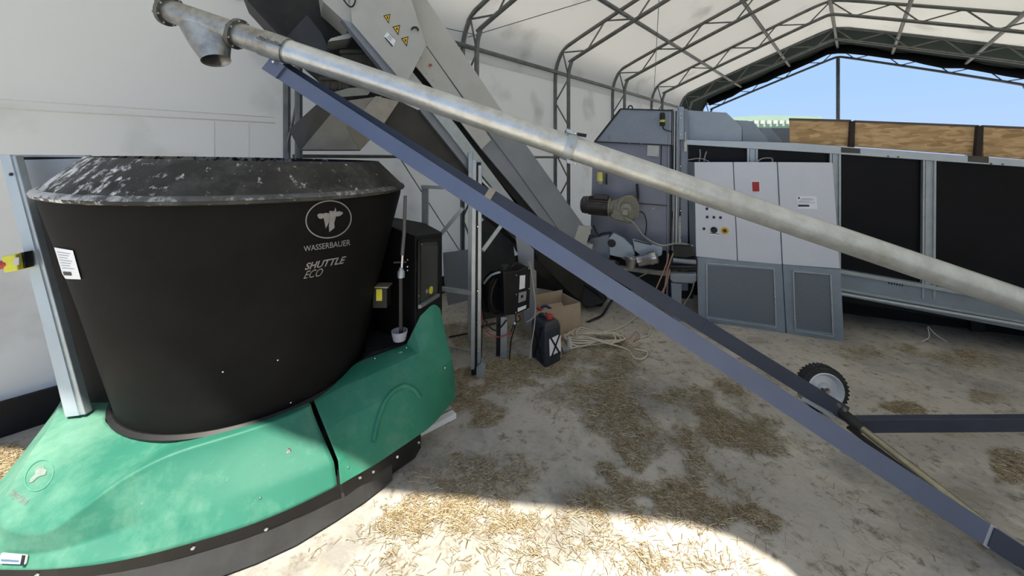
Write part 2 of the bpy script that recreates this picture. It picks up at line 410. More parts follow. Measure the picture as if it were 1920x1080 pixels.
# gable pole
MB().tube([T(S_END, HALF, 0), T(S_END, HALF, 4.5)], .045, 10).build('gable_pole', truss_m, label='single dark upright pole under the apex of the far open gable', cat='pole')
pls = [(0, 3.2, 'purlin along the left eave of the tent'), (1.23, 4.0, 'lower roof purlin on the left slope'), (2.47, 4.46, 'upper roof purlin on the left slope'), (3.55, 4.81, 'ridge purlin under the roof apex'),
       (4.63, 4.46, 'upper roof purlin on the right slope'), (5.87, 4.0, 'lower roof purlin on the right slope'), (7.1, 3.2, 'purlin along the right eave of the tent')]
for t, z, lb in pls:
    dt = .04 if t < .1 else (-.04 if t > 7 else 0); dz = 0 if dt else -.05
    MB().tube([T(max(-3, near_s(t, z))+.05, t+dt, z+dz), T(S_END, t+dt, z+dz)], .034, 8).build('purlin', truss_m, smooth=True, label=lb, cat='purlin', group='purlins of the tent roof')
for (a, b, lb) in [(T(3.73, .1, 3.3), T(5.86, 2.3, 4.3), 'thin bracing wire in the roof bay nearest the conveyor'), (T(3.9, 2.6, 4.4), T(9.9, .15, 3.4), 'long thin bracing wire slanting down to the left eave'),
                   (T(3.85, .1, .15), T(1.7, .1, 3.1), 'thin bracing wire behind the black tub'), (T(1.7, .1, 3.2), T(3.7, .25, 3.3), 'short thin wire at the eave beside the conveyor')]:
    MB().tube([a, b], .006, 5).build('bracing_wire', truss_m, label=lb, cat='wire')

# wall rail (galvanised) between truss legs
for zz, s0, s1, lb in ((1.72, 1.6, 5.86, 'horizontal side rail tied to the truss legs behind the tub'),):
    MB().tube([T(s0, .14, zz), T(s1, .14, zz)], .018, 8).build('side_rail', truss_m, label=lb, cat='rail')

# ------------------------------------------------------------------ floor and outside
mb = MB(); NX, NY = 60, 60
mb.prism([V((-7, -4, 0)), V((16, -4, 0)), V((16, 22, 0)), V((-7, 22, 0))], V((0, 0, -.1)))
mb.build('floor', floor_m, kind='structure')
out_m = mat('outside_gravel', (.36, .34, .29), .9, 0, .15, 2)
mb = MB(); mb.prism([V((-120, -120, -.03)), V((120, -120, -.03)), V((120, 160, -.03)), V((-120, 160, -.03))], V((0, 0, -.2)))
mb.build('ground', out_m, kind='structure')
# pale green hall far outside
hall_m = mat('pale_green_sheet', (.20, .31, .26), .6, 0, .06, 2)
hall_r = mat('pale_green_roof', (.24, .35, .27), .6, 0, .04, 2)
root = thing('farm_hall', 'pale green building outside the open gable behind the grey hoods', 'building', P(1450, 360, 24)*1)
ORG[root.name] = V((P(1450, 300, 24).x, 24, 0)); root.location = ORG[root.name]
mb = MB(); a = P(1340, 240, 26); b_ = P(1540, 232, 26)
mb.prism([V((a.x, 26, 0)), V((b_.x, 26, 0)), V((b_.x, 26, b_.z)), V((a.x, 26, a.z))], V((0, 6, 0))); mb.build('wall', hall_m, root)
mb = MB(); mb.prism([P(1336, 241, 25.9), P(1545, 234, 25.9), P(1541, 219, 25.9), P(1500, 217, 25.9), P(1430, 216, 25.9), P(1372, 220, 25.9)], V((0, 6.2, 0))); mb.build('roof', hall_r, root)
mb = MB()
for k in range(7): mb.box(P(1405+k*12, 229, 25.8), (.14, 0, 0), (0, .05, 0), (0, 0, .12))
mb.build('window', steel_lt, root)

# ------------------------------------------------------------------ the feeding machine
MC = V((-1.55, 2.33, 0))
fm = thing('feeding_robot', 'black round feed tub on a green hooded travelling base, at the left', 'machine', (MC.x, MC.y, 0))
def tilt(p):
    f = max(0, (p.z-.44)/1.12); p = V(p); p.z -= .022*(p.x+2.3)*f; return p
def ring(R, z, n=96, c=MC): return [V((c.x+R*math.cos(2*math.pi*i/n), c.y+R*math.sin(2*math.pi*i/n), z)) for i in range(n)]
def loft(rings, closed=True, cap0=False, cap1=False):
    n = len(rings[0]); v = [p for r_ in rings for p in r_]; f = []
    for i in range(len(rings)-1):
        for j in range(n if closed else n-1):
            f.append((i*n+j, i*n+(j+1) % n, (i+1)*n+(j+1) % n, (i+1)*n+j))
    if cap0: f.append(tuple(range(n-1, -1, -1)))
    if cap1: f.append(tuple(len(v)-n+j for j in range(n)))
    return v, f
prof_t = [(.60, .40), (.603, .46), (.66, .72), (.72, 1.0), (.785, 1.28), (.838, 1.50), (.842, 1.535), (.822, 1.535), (.70, 1.0), (.58, .46)]
v, f = loft([[tilt(p) for p in ring(R, z)] for R, z in prof_t], cap0=True, cap1=True)
tub = M('tub', v, f, tub_m, fm, smooth=True)
prof_c = [(.842, 1.533), (.862, 1.540), (.866, 1.550), (.858, 1.562), (.84, 1.572), (.70, 1.716), (.685, 1.716), (.82, 1.56)]
v, f = loft([[tilt(p) for p in ring(R, z)] for R, z in prof_c]+[[tilt(p) for p in ring(.842, 1.533)]])
collar = M('collar', v, f, collar_m, fm, smooth=True)
dust_m = mat('rim_dust', (.10, .10, .095), .9, 0, .25, 30)
mix_mask(dust_m, (.55, .55, .52), 20, .55, .7, gradient=('X', -.8, .3, .35))
v, f = loft([[tilt(p) for p in ring(R, z)][44:96] for R, z in ((.867, 1.552), (.863, 1.5615), (.852, 1.569), (.842, 1.572), (.858, 1.560))], closed=False)
M('rim_dust', v, f, dust_m, collar, smooth=True)
bt = bvh_of(tub)
# emblem ring, cow head and lettering on the tub
def on_tub(px, py): return hit(bt, px, py, .003) or P(px, py, 1.8)
emb = MB(); N = 64; vv = []
ang = math.radians(-10)
def ell(a, b, t): x, y = a*math.cos(t), b*math.sin(t); return (615.5+x*math.cos(ang)-y*math.sin(ang), 411+x*math.sin(ang)+y*math.cos(ang))
for i in range(N):
    t = 2*math.pi*i/N
    for (a, b) in ((43.5, 35.5), (41.3, 33.3)): vv.append(on_tub(*ell(a, b, t)))
M('emblem_ring', vv, [(2*i, 2*i+1, (2*i+3) % (2*N), (2*i+2) % (2*N)) for i in range(N)], silver, tub, recalc=False)
def zc(x, y): return (560+x/6, 360+y/6)
cow1 = [(285, 232), (340, 236), (340, 330), (318, 380), (300, 410), (292, 360), (278, 290)]
cow2 = [(342, 208), (372, 214), (400, 210), (408, 170), (418, 200), (420, 225), (412, 290), (396, 345), (400, 400), (340, 450), (336, 385), (342, 330)]
earl = [(205, 258), (225, 240), (262, 240), (285, 245), (284, 285), (250, 302), (220, 292)]
earr = [(420, 222), (450, 212), (492, 226), (494, 240), (465, 265), (430, 275), (416, 268)]
for nm, pl in (('emblem_head', cow1), ('emblem_head', cow2), ('emblem_ear', earl), ('emblem_ear', earr)):
    c = zc(sum(p[0] for p in pl)/len(pl), sum(p[1] for p in pl)/len(pl))
    pv = [on_tub(*c)]+[on_tub(*zc(*p)) for p in pl]; k = len(pl)
    M(nm, pv, [(0, 1+i, 1+(i+1) % k) for i in range(k)], silver, tub, recalc=False)
q = quad((569.5, 471.5), (656, 459.5), (656.5, 448.5), (569, 461)); text_on('WASSERBAUER', lambda u, v: on_tub(*q(u, v)), silver, 'lettering', tub, bold=.005)
q2 = quad((571, 506), (645.5, 493.5), (649, 479.5), (572.5, 493)); text_on('SHUTTLE', lambda u, v: on_tub(*q2(u, v)), silver, 'lettering', tub, shear=.25, bold=.022)
q3 = quad((568.5, 522.5), (603, 517), (606, 502), (573, 508)); text_on('ECO', lambda u, v: on_tub(*q3(u, v)), silver, 'lettering', tub, shear=.25)
# notice sheet on the tub's left flank
qs = quad((122, 522), (154, 523), (139, 469), (104, 463)); nv = []; n_ = 6
for j in range(n_+1):
    for i in range(n_+1): nv.append(hit(bt, *qs(i/n_, j/n_), .004) or P(*qs(i/n_, j/n_), 1.72))
nf = [(j*(n_+1)+i, j*(n_+1)+i+1, (j+1)*(n_+1)+i+1, (j+1)*(n_+1)+i) for j in range(n_) for i in range(n_)]
sh = M('notice_sheet', nv, nf, white, tub, recalc=False, label='white printed notice sheet')
def bar_on(qf, u0, u1, v0, v1, bv, m, nm, par, off=.0055):
    pv = []; n__ = 5
    for v_ in (v0, v1):
        for i in range(n__+1):
            u = u0+(u1-u0)*i/n__; pv.append(hit(bv, *qf(u, v_), off) or P(*qf(u, v_), 1.7))
    return M(nm, pv, [(i, i+1, n__+2+i, n__+1+i) for i in range(n__)], m, par, recalc=False)
ink = mat('grey_ink', (.22, .25, .33), .6)
for k in range(7): bar_on(qs, .12, .8-.1*(k % 3), .86-.085*k, .875-.085*k, bt, ink, 'print_line', sh)
bar_on(qs, .1, .55, .12, .24, bt, black, 'print_bar', sh)
# small white scuffs / bolts of the tub
for (px, py) in ((418, 697), (521, 675), (545, 755)): 
    h_ = hit(bt, px, py, 0)
    if h_: bolt(h_, (V((0, 0, 1.0))-MC+V((0, 0, 0))).normalized()*1, fm, .004, .003)

# hood: rows bottom -> C2 -> C1 -> inner for each column
def px2(p, z): return G(p[0], p[1], z)
cols_left = [
 # bottom, lower crease, upper crease, mid, inner (3-D points)
 (V((-2.62, 2.35, .18)), V((-2.60, 2.35, .30)), V((-2.52, 2.33, .44)), V((-2.3, 2.33, .45)), V((-2.14, 2.33, .45))),
 (V((-2.50, 2.05, .18)), V((-2.48, 2.05, .30)), V((-2.40, 2.04, .44)), V((-2.22, 2.06, .45)), V((-2.09, 2.10, .45))),
 (V((-2.36, 1.85, .18)), V((-2.34, 1.86, .30)), G(108, 786, .43), V((-2.12, 1.88, .44)), G(188, 784, .44)),
 (V((-2.26, 1.66, .18)), V((-2.23, 1.67, .29)), G(56, 850, .40), G(125, 812, .425), G(205, 800, .44)),
 (V((-2.18, 1.50, .18)), V((-2.15, 1.52, .27)), G(18, 922, .36), G(120, 862, .41), G(228, 811, .44)),
 (V((-2.06, 1.425, .18)), V((-2.04, 1.44, .25)), G(-22, 975, .31), G(112, 893, .395), G(256, 818, .44)),
 (G(0, 1068, .18), G(0, 1035, .215), G(28, 1000, .285), G(125, 915, .385), G(283, 821, .44)),
 (G(84, 1069, .18), G(84, 1040, 0.215), G(84, 1003, .285), G(150, 925, .38), G(310, 820, .44)),
 (G(150, 1063, .18), G(151, 1020, 0.225), G(118, 982, .315), G(185, 912, .39), G(335, 818, .44)),
 (G(211, 1055, .18), G(225, 992, 0.24), G(180, 935, .37), G(260, 865, .425), G(362, 816, .44)),
 (G(290, 1038, .18), G(280, 981, 0.255), G(236, 893, .415), G(300, 848, .44), G(392, 812, .44)),
 (G(352, 1020, .18), G(330, 968, 0.265), G(317, 851, .45), G(360, 830, .45), G(418, 806, .44)),
 (G(420, 1001, .18), G(400, 948, 0.265), G(400, 827, .455), G(420, 813, .452), G(445, 799, .44)),
 (G(480, 981, .18), G(480, 922, 0.27), G(480, 803, .455), G(482, 796, .452), G(484, 789, .44)),
 (G(555, 950, .18), G(555, 895, 0.27), G(535, 783, .455), G(533, 777, .452), G(530, 771, .44)),
 (G(632, 911, .18), G(626, 866, 0.27), G(583, 761, .455), G(581, 757, .452), G(578, 753, .44)),
]
def hoodmesh(cols, name, m, sub=3, crease_rows=(1, 3), step=.02, crease_cols=()):
    cols = [(c[0], c[1], c[2].lerp(c[1], .13)+V((0, 0, -step*min(1, k_/5)))*1, c[2], c[3], c[4]) for k_, c in enumerate(cols)]
    nr = len(cols[0]); v = [p for c in cols for p in c]; f = []
    # inner return lip (thickness) under the bottom edge
    for i in range(len(cols)-1):
        for j in range(nr-1):
            a = i*nr+j; f.append((a, a+nr, a+nr+1, a+1))
    o = M(name, v, f, m, fm, recalc=False)
    for p in o.data.polygons: p.use_smooth = True
    me = o.data; at = me.attributes.new('crease_edge', 'FLOAT', 'EDGE')
    for e_ in me.edges:
        a, b = e_.vertices
        if a % nr == b % nr and (a % nr) in crease_rows: at.data[e_.index].value = .97
        elif a//nr == b//nr and a//nr in (0, len(cols)-1): at.data[e_.index].value = .9
        elif a % nr == b % nr and a % nr in (0, nr-1): at.data[e_.index].value = 1
    for mo in list(o.modifiers): o.modifiers.remove(mo)
    s_ = o.modifiers.new('sub', 'SUBSURF'); s_.levels = sub; s_.render_levels = sub
    so_ = o.modifiers.new('thick', 'SOLIDIFY'); so_.thickness = .008; so_.offset = 0
    return o
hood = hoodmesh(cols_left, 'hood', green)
rows_right = [
 [G(638, 909, .18), G(660, 896, .18), G(700, 873, .18), G(750, 840, .18), G(800, 806, .18), G(815, 792, .18), G(830, 775, .18), G(853, 747, .18)],
 [G(634, 864, .27), G(652, 850, .27), G(693, 826, .27), G(745, 795, .27), G(797, 762, .27), G(812, 750, .27), G(829, 735, .27), G(852, 706, .27)],
 [G(590, 756, .445), G(640, 727, .455), G(690, 706, .475), G(740, 684, .49), G(782, 664, .505), G(794, 657, .51), G(814, 648, .515), G(838, 640, .52)],
 [G(588, 751, .445), G(638, 711, .46), G(668, 682, .49), G(715, 663, .51), G(762, 646, .525), P(788, 592, 2.46), P(812, 571, 2.50), P(825, 579, 2.55)]]
R_ = [smoothpath(q[:5], 6)[:-1]+[q[4], q[5].lerp(q[4], .45) if k_ == 3 else q[4].lerp(q[5], .5)]+smoothpath(q[5:], 5) for k_, q in enumerate(rows_right)]
mid_r = [R_[1][i_].lerp(R_[2][i_], .5)+V((.012, -.02, .012)) for i_ in range(len(R_[0]))]
R_ = [R_[0], R_[1], mid_r, R_[2], R_[3]]
n_ = len(R_[0])
hood2 = M('side_hood', [p for q in R_ for p in q], [(a*n_+b, a*n_+b+1, (a+1)*n_+b+1, (a+1)*n_+b) for a in range(4) for b in range(n_-1)], green2, fm, recalc=False)
for p in hood2.data.polygons: p.use_smooth = True
so_ = hood2.modifiers.new('thick', 'SOLIDIFY'); so_.thickness = .008; so_.offset = 0
be_ = hood2.modifiers.new('bevel', 'BEVEL'); be_.width = .006; be_.segments = 2; be_.limit_method = 'ANGLE'; be_.angle_limit = math.radians(14)
es_ = hood2.modifiers.new('es', 'EDGE_SPLIT'); es_.split_angle = math.radians(25)
dg = bpy.context.evaluated_depsgraph_get()
def ebvh(o):
    bpy.context.view_layer.update(); d_ = bpy.context.evaluated_depsgraph_get(); ev = o.evaluated_get(d_); me = ev.to_mesh(); base = org(o)
    bv = BVHTree.FromPolygons([v.co+base for v in me.vertices], [tuple(p.vertices) for p in me.polygons]); ev.to_mesh_clear(); return bv
bh = ebvh(hood); bh2 = ebvh(hood2)
# wheel arch ridge pressed into the side hood
arc = [(700, 828), (705, 801), (712, 777), (724, 749), (741, 731), (759, 724), (776, 731), (787, 745)]
pts = [hit(bh2, x, y, 0.001) for x, y in arc]; pts = [p for p in pts if p]
if len(pts) > 3:
    MB().tube(smoothpath(pts, 5), .013, 10).build('arch_ridge', green2, hood2, smooth=True)
for (px, py, bv, r_) in ((541, 845, bh, .010), (488, 933, bh, .005), (653, 876, bh2, .005), (703, 672, bh2, .005), (762, 652, bh2, .005), (834, 690, bh2, .006)):
    h_ = hit(bv, px, py, 0)
    if h_: bolt(h_, V((0, 0, EYE))-h_, hood, r_, .006)
# worn emblem and letters on the nose
def on_h(px, py): return hit(bh, px, py, .003) or G(px, py, .4)
pale_print = mat('worn_pale_print', (.19, .24, .215), .6, 0, .2, 40); pale_ring = mat('worn_mint_print', (.07, .27, .19), .5, 0, .2, 40)
vv = []; N = 48; ang2 = math.radians(-52)
def ell2(a, b, t): x, y = a*math.cos(t), b*math.sin(t); return (74+x*math.cos(ang2)-y*math.sin(ang2), 892+x*math.sin(ang2)+y*math.cos(ang2))
for i in range(N):
    t = 2*math.pi*i/N
    for (a, b) in ((33, 24), (31, 22.4)): vv.append(on_h(*ell2(a, b, t)))
M('emblem_ring', vv, [(2*i, 2*i+1, (2*i+3) % (2*N), (2*i+2) % (2*N)) for i in range(N)], pale_ring, hood, recalc=False)
def z7(x, y): return (x/4.5, 840+y/4.5)
cw = [(245, 300), (262, 262), (300, 225), (300, 190), (325, 160), (352, 172), (372, 155), (378, 180), (398, 195), (388, 228), (350, 238), (320, 250), (280, 290)]
k = len(cw); cc = z7(330, 210); M('emblem_head', [on_h(*cc)]+[on_h(*z7(*p)) for p in cw], [(0, 1+i, 1+(i+1) % k) for i in range(k)], pale_print, hood, recalc=False)
qn = quad(z7(70, 395), z7(215, 485), z7(255, 440), z7(110, 345)); text_on('WASSERBAUER', lambda u, v: on_h(*qn(u, v)), pale_print, 'lettering', hood, bold=.01)
# badge low on the nose
nb = [hit(bh, x, y, .002) for x, y in ((5, 1055), (53, 1057), (57, 1038), (8, 1034))]
if all(nb):
    nn = (nb[1]-nb[0]).cross(nb[3]-nb[0]).normalized(); nn = nn if nn.y < 0 else -nn
    bd = flat('badge', nb, nn*.012, mat('marker_lens', (.55, .62, .58), .25), hood, bevel=.005)
    flat('badge_end', [qq+nn*.0125 for qq in (nb[1].lerp(nb[0], .14), nb[1].lerp(nb[0], .02), nb[2].lerp(nb[3], .02), nb[2].lerp(nb[3], .14))], nn*.002, black, bd)
    flat('badge_mark', [nb[0].lerp(nb[3], .3).lerp(nb[1].lerp(nb[2], .3), .1)+nn*.0125, nb[0].lerp(nb[3], .3).lerp(nb[1].lerp(nb[2], .3), .8)+nn*.0125, nb[0].lerp(nb[3], .5).lerp(nb[1].lerp(nb[2], .5), .8)+nn*.0125, nb[0].lerp(nb[3], .5).lerp(nb[1].lerp(nb[2], .5), .1)+nn*.0125], nn*.002, chrome, bd)
    qb = lambda u, v: (nb[0]*(1-u)*(1-v)+nb[1]*u*(1-v)+nb[2]*u*v+nb[3]*(1-u)*v)+nn*.013
    for r_ in range(2):
        for k in range(0): flat('badge_mark', [qb(.1+.115*k+.03*r_, .22+.32*r_), qb(.17+.115*k+.03*r_, .22+.32*r_), qb(.19+.115*k+.03*r_, .45+.32*r_), qb(.12+.115*k+.03*r_, .45+.32*r_)], nn*.002, steel_shade, bd)
# black skirt following the bottom edge, and a dark strip down to the floor
sk_px = [(-60, 1075), (0, 1068), (84, 1069), (150, 1063), (211, 1055), (290, 1038), (352, 1020), (420, 1001), (480, 981), (555, 950), (632, 911), (689, 880), (745, 843), (800, 806)]
edge = [V((-2.3, 1.7, .18))]+[G(x, y, .18) for x, y in sk_px]
ctr = V((-1.5, 2.33, 0))
def inset(p, d): q_ = V((p.x, p.y, 0)); u = (ctr-q_).normalized(); return q_+u*d
top = [inset(p, .035)+V((0, 0, .20)) for p in edge]; mid_ = [inset(p, .035)+V((0, 0, .075)) for p in edge]; bot = [inset(p, .03)+V((0, 0, .012)) for p in edge]
bi = [inset(p, .07)+V((0, 0, .012)) for p in edge]; ti = [inset(p, .07)+V((0, 0, .20)) for p in edge]
v, f = loft([top, mid_, bi, ti, top], closed=False); v2 = [p for r_ in (top, mid_, bi, ti) for p in r_]; n_ = len(top)
f = [(i*n_+j, i*n_+j+1, ((i+1) % 4)*n_+j+1, ((i+1) % 4)*n_+j) for i in range(4) for j in range(n_-1)]+[(0, n_, 2*n_, 3*n_), (n_-1, 4*n_-1, 3*n_-1, 2*n_-1)]
skirt = M('skirt', v2, f, black, fm)
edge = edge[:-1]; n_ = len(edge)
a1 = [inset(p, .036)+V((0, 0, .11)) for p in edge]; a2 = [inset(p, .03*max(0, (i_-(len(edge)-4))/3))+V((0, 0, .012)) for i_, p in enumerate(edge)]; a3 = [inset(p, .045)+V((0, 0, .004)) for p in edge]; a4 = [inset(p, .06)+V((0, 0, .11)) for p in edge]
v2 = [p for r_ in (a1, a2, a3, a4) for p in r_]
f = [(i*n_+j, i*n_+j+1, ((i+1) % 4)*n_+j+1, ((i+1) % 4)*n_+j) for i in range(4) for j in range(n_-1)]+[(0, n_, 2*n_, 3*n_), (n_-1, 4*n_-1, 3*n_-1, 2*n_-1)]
M('floor_strip', v2, f, strip_dark, fm, label='dark strip from the skirt down to the floor')
bs = bvh_of(skirt)
for px, py in ((70, 1077), (362, 1027), (499, 992), (675, 895), (700, 884), (745, 856), (785, 830)):
    h_ = hit(bs, px, py, 0)
    if h_: bolt(h_, (V((0, 0, h_.z))-h_), skirt, .008, .006)
# chassis block inside so nothing is hollow
v, f = loft([ring(.58, .02, 40), ring(.58, .43, 40)], cap0=True, cap1=True); M('chassis', v, f, black_matte, fm)
mb = MB(); mb.prism([V((-2.1, 1.75, .05)), V((-.9, 1.9, .05)), V((-.62, 2.3, .05)), V((-.7, 2.75, .05)), V((-1.5, 3.0, .05)), V((-2.4, 2.7, .05))], V((0, 0, .3))); mb.build('frame', black_matte, fm)
# ring lip between tub and hood
v, f = loft([[tilt(p) for p in ring(R, z, 72)] for R, z in ((.60, .415), (.625, .43), (.63, .45), (.612, .462), (.60, .46))]); M('tub_seal', v, f, black, fm, smooth=True)
# slanted corner post with dark web plate
pp = Pl((0, 1.90, 0), (0, 1, 0))
post = MB(); post.prism([P(0, 290, 1.86), P(27, 291, 1.86), P(160, 778, 1.86), P(121, 782, 1.86)], V((0, .035, 0))); po = post.build('corner_post', galv, fm, bevel=.004)
pf = MB(); pf.prism([P(-2, 289, 1.855), P(18, 290, 1.855), P(148, 779, 1.855), P(123, 782, 1.855)], V((0, .012, 0))); pf.build('corner_post_face', mat('post_face', (.42, .50, .56), .5, .3, .05, 5), fm)
bolt(P(21, 327, 1.853), (0, -1, 0), fm, .008, .006, black)
bp = MB(); bp.prism([P(20, 292, 1.97), P(160, 292, 1.97), P(170, 420, 1.97), P(205, 600, 1.97), P(215, 800, 1.97), P(140, 800, 1.97)], V((0, .02, 0))); bp.build('back_plate', black_matte, fm)
bp = MB(); bp.prism([P(33, 300, 1.955), P(152, 297, 1.955), P(100, 352, 1.955), P(49, 354, 1.955)], V((0, .01, 0))); bp.build('top_plate', steel_md, fm)
bp = MB(); bp.prism([P(22, 290, 1.95), P(160, 291, 1.95), P(160, 295, 1.95), P(22, 294, 1.95)], V((0, .03, 0))); bp.build('top_rail', steel_md, fm)
# limit switch on the post
sw = MB(); sw.box(P(33, 491, 1.82), (.033, 0, .006), (0, .03, 0), (-.006, 0, .038)); sw_ = sw.build('limit_switch', yellow, fm, bevel=.005, label='yellow limit switch with red lever')
MB().box(P(50, 487, 1.83), (.012, 0, .003), (0, .018, 0), (-.004, 0, .038)).build('switch_mount', black, sw_, bevel=.002)
MB().box(P(32, 490, 1.787), (.012, 0, .002), (0, .003, 0), (0, 0, .018)).build('switch_label', steel_lt, sw_)
MB().tube([P(16, 494, 1.80), P(8, 496, 1.80), P(-20, 500, 1.80)], [.012, .02, .02], 12).build('switch_lever', red, sw_, smooth=True)
# control tower at the right of the machine
ct = []
fl = [P(700, 660, 2.62), P(773, 640, 2.47), P(830, 560, 2.85)]
YA, YB, YC = 2.62, 2.44, 2.86     # back-left edge, front corner, right edge
def col3(px, y0, y1, Y): return P(px, y0, Y), P(px, y1, Y)
A0, A1 = P(700, 655, 2.78), P(700, 412, 2.78)
B0, B1 = P(779, 635, YB), P(779, 443, YB)
C0, C1_ = P(829, 590, YC), P(829, 436, YC)
A2 = P(712, 402, 2.9); B2 = P(795, 418, 2.95)
back = V((-.18, .25, 0))
E0, E1 = V((C0.x-.25, C0.y+.12, C0.z)), V((C0.x-.25, C0.y+.12, C1_.z))
base_z = .40
def dz(p, z): return V((p.x, p.y, z))
vts = [dz(A0, base_z), dz(B0, base_z), dz(C0, base_z), dz(E0, base_z), A1, B1, C1_, E1, P(706, 402, 2.9), P(795, 418, 2.80)]
fcs = [(0, 1, 5, 4), (1, 2, 6, 5), (2, 3, 7, 6), (3, 0, 4, 7), (3, 2, 1, 0), (4, 5, 9, 8), (5, 6, 9), (6, 7, 9), (7, 8, 9), (4, 8, 7)]
tower = M('control_tower', vts, fcs, black, fm, bevel=.004)
# window in the right face (B-C plane)
nrm = (C0-B0).cross(V((0, 0, 1))).normalized(); nrm = nrm if nrm.y < 0 else -nrm
pw = Pl(B0, nrm)
wf = MB()
q1 = [pw(788, 452, .002), pw(823, 452, .002), pw(823, 560, .002), pw(786, 578, .002)]
flat('window_backing', q1, nrm*.004, mat('window_inside', (.09, .095, .085), .6), tower)
MB().prism([pw(790, 462, .018), pw(821, 460, .018), pw(820, 548, .018), pw(789, 560, .018)], nrm*.003).build('window_pane', glass_m, tower)
for a, b_ in (((787, 452), (823, 450)), ((823, 450), (822, 560)), ((822, 560), (786, 578)), ((786, 578), (787, 452))):
    MB().bar(pw(*a, .012), pw(*b_, .012), .02, .012, nrm).build('window_frame', black, tower)
MB().bar(pw(787, 575, .03), pw(822, 553, .03), .02, .02, nrm).build('sill_strip', mat('sill_grey', (.25, .28, .26), .5, .4), tower)
MB().lathe(pw(807, 544, .024), nrm, [(0, .025), (.008, .025), (.010, .02)], 20).build('yellow_knob', yellow, tower, label='round yellow knob')
MB().lathe(pw(800, 546, .022), nrm, [(0, .014), (.006, .014)], 16).build('small_knob', brown_steel, tower)
for px, py in ((790, 458), (786, 475), (786, 484), (786, 507), (785, 555), (785, 578), (822, 450), (820, 562)): bolt(pw(px, py, .012), nrm, tower, .005, .004)
MB().prism([P(655, 420, 2.95), P(780, 430, 2.95), P(780, 660, 2.75), P(640, 690, 2.75)], V((0, .02, 0))).build('rear_plate', black_matte, fm)
# antenna with clamp
MB().tube([P(752, 520, 2.36), P(755, 475, 2.36)], .006, 8).build('antenna_stem', white, fm)
MB().tube([P(754, 478, 2.36), P(757.5, 440, 2.36), P(760, 367, 2.36)], [.012, .011, .010], 10).build('antenna', mat('grey_plastic', (.10, .10, .10), .5), fm, smooth=True)
MB().lathe(P(752, 520, 2.36), (0, 0, 1), [(-.0, .022), (.035, .022), (.05, .012), (.06, .011)], 16).build('antenna_mount', galv, fm, smooth=True)
MB().bar(P(738, 492, 2.38), P(762, 491, 2.38), .01, .01).build('antenna_bracket', black, fm)
MB().bar(P(752, 520, 2.39), P(752, 640, 2.39), .02, .02, (0, 1, 0)).build('antenna_post', black, fm)
for py in (487, 500, 507): bolt(P(764, py, 2.40), (0, -1, 0), fm, .005, .004)
# yellow label box and white cup
bx = MB(); bx.box(P(716, 553, 2.42), (.045, 0, 0), (0, .04, 0), (0, 0, .07)); jb = bx.build('sensor_box', black, fm, bevel=.005)
MB().box(P(711, 553, 2.375), (.018, 0, 0), (0, .002, 0), (0, 0, .036)).build('yellow_label', yellow, jb, label='yellow sticker on black sensor box')
MB().box(P(719, 535, 2.40), (.042, 0, 0), (0, .042, 0), (0, 0, .004)).build('sensor_box_lid', motor_bg, jb)
MB().lathe(P(749, 637, 2.40), (0, 0, 1), [(0, .038), (.03, .045), (.058, .050), (.058, .045), (.01, .035)], 24).build('white_lamp', mat('lamp_grey', (.36, .36, .44), .5), fm, smooth=True, label='small white plastic lamp body')
MB().prism([P(664, 684, 2.36), P(700, 660, 2.36), P(772, 640, 2.50), P(705, 618, 2.75), P(650, 650, 2.6)], V((0, 0, -.02))).build('deck_plate', mat('deck', (.03, .032, .03), .6, 0, .3, 20), fm)
MB().bar(G(735, 664, .505), G(754, 660, .515), .01, .004).build('label_strip', mat('pale_strip', (.4, .5, .4), .6), fm)
# white plank under the machine
mb = MB(); pa, pb = G(800, 815), G(852, 782); mb.bar(pa+V((-.1, -.05, .02)), pb+V((0, 0, .02)), .05, .035); mb.build('white_plank', white, label='short white plank lying on the floor under the machine edge', cat='plank', bevel=.003)
mb = MB(); mb.bar(pa+V((-.1, .02, .02)), pb+V((-.03, .06, .02)), .03, .03); mb.build('grey_plank', steel_lt, label='thin grey strip lying behind the white plank', cat='plank', bevel=.003)

# ------------------------------------------------------------------ mobile auger
ta = P(446, 64, 2.42); tb = P(1903, 560, 2.25); td = (tb-ta).normalized()
def TA(px):                      # point on the tube axis seen at pixel column px
    r = ray(px, 0); # solve ta+td*k with x/y ratio
    k = ((px-HX)/F*ta.y-ta.x)/(td.x-(px-HX)/F*td.y); return ta+td*k
au = thing('screw_auger', 'long slanting galvanised tube auger on a blue-grey wheeled frame', 'auger', (1.9, 2.3, 0))
R = .0735
start = TA(541); end = TA(1903)+td*2.25
MB().lathe(start, td, [(0, R), ((end-start).length, R), ((end-start).length, R-.006), (0, R-.006)], 40, closed=True).build('conveying_tube', galv_tube, au, smooth=True)
MB().tube([start, end], .02, 8).build('screw_shaft', steel_dk, au)
c0 = TA(446); L1 = (start-c0).length
MB().lathe(c0, td, [(0, R+.001), (L1+.01, R+.001), (L1+.01, R-.006), (0, R-.006)], 40, closed=True).build('head_tube', old_steel, au, smooth=True)
cf = TA(318); L2 = (c0-cf).length
MB().lathe(cf, td, [(0, R-.002), (L2, R-.002), (L2, R-.006), (0, R-.006)], 40, closed=True).build('spout_tube', old_steel, au, smooth=True)
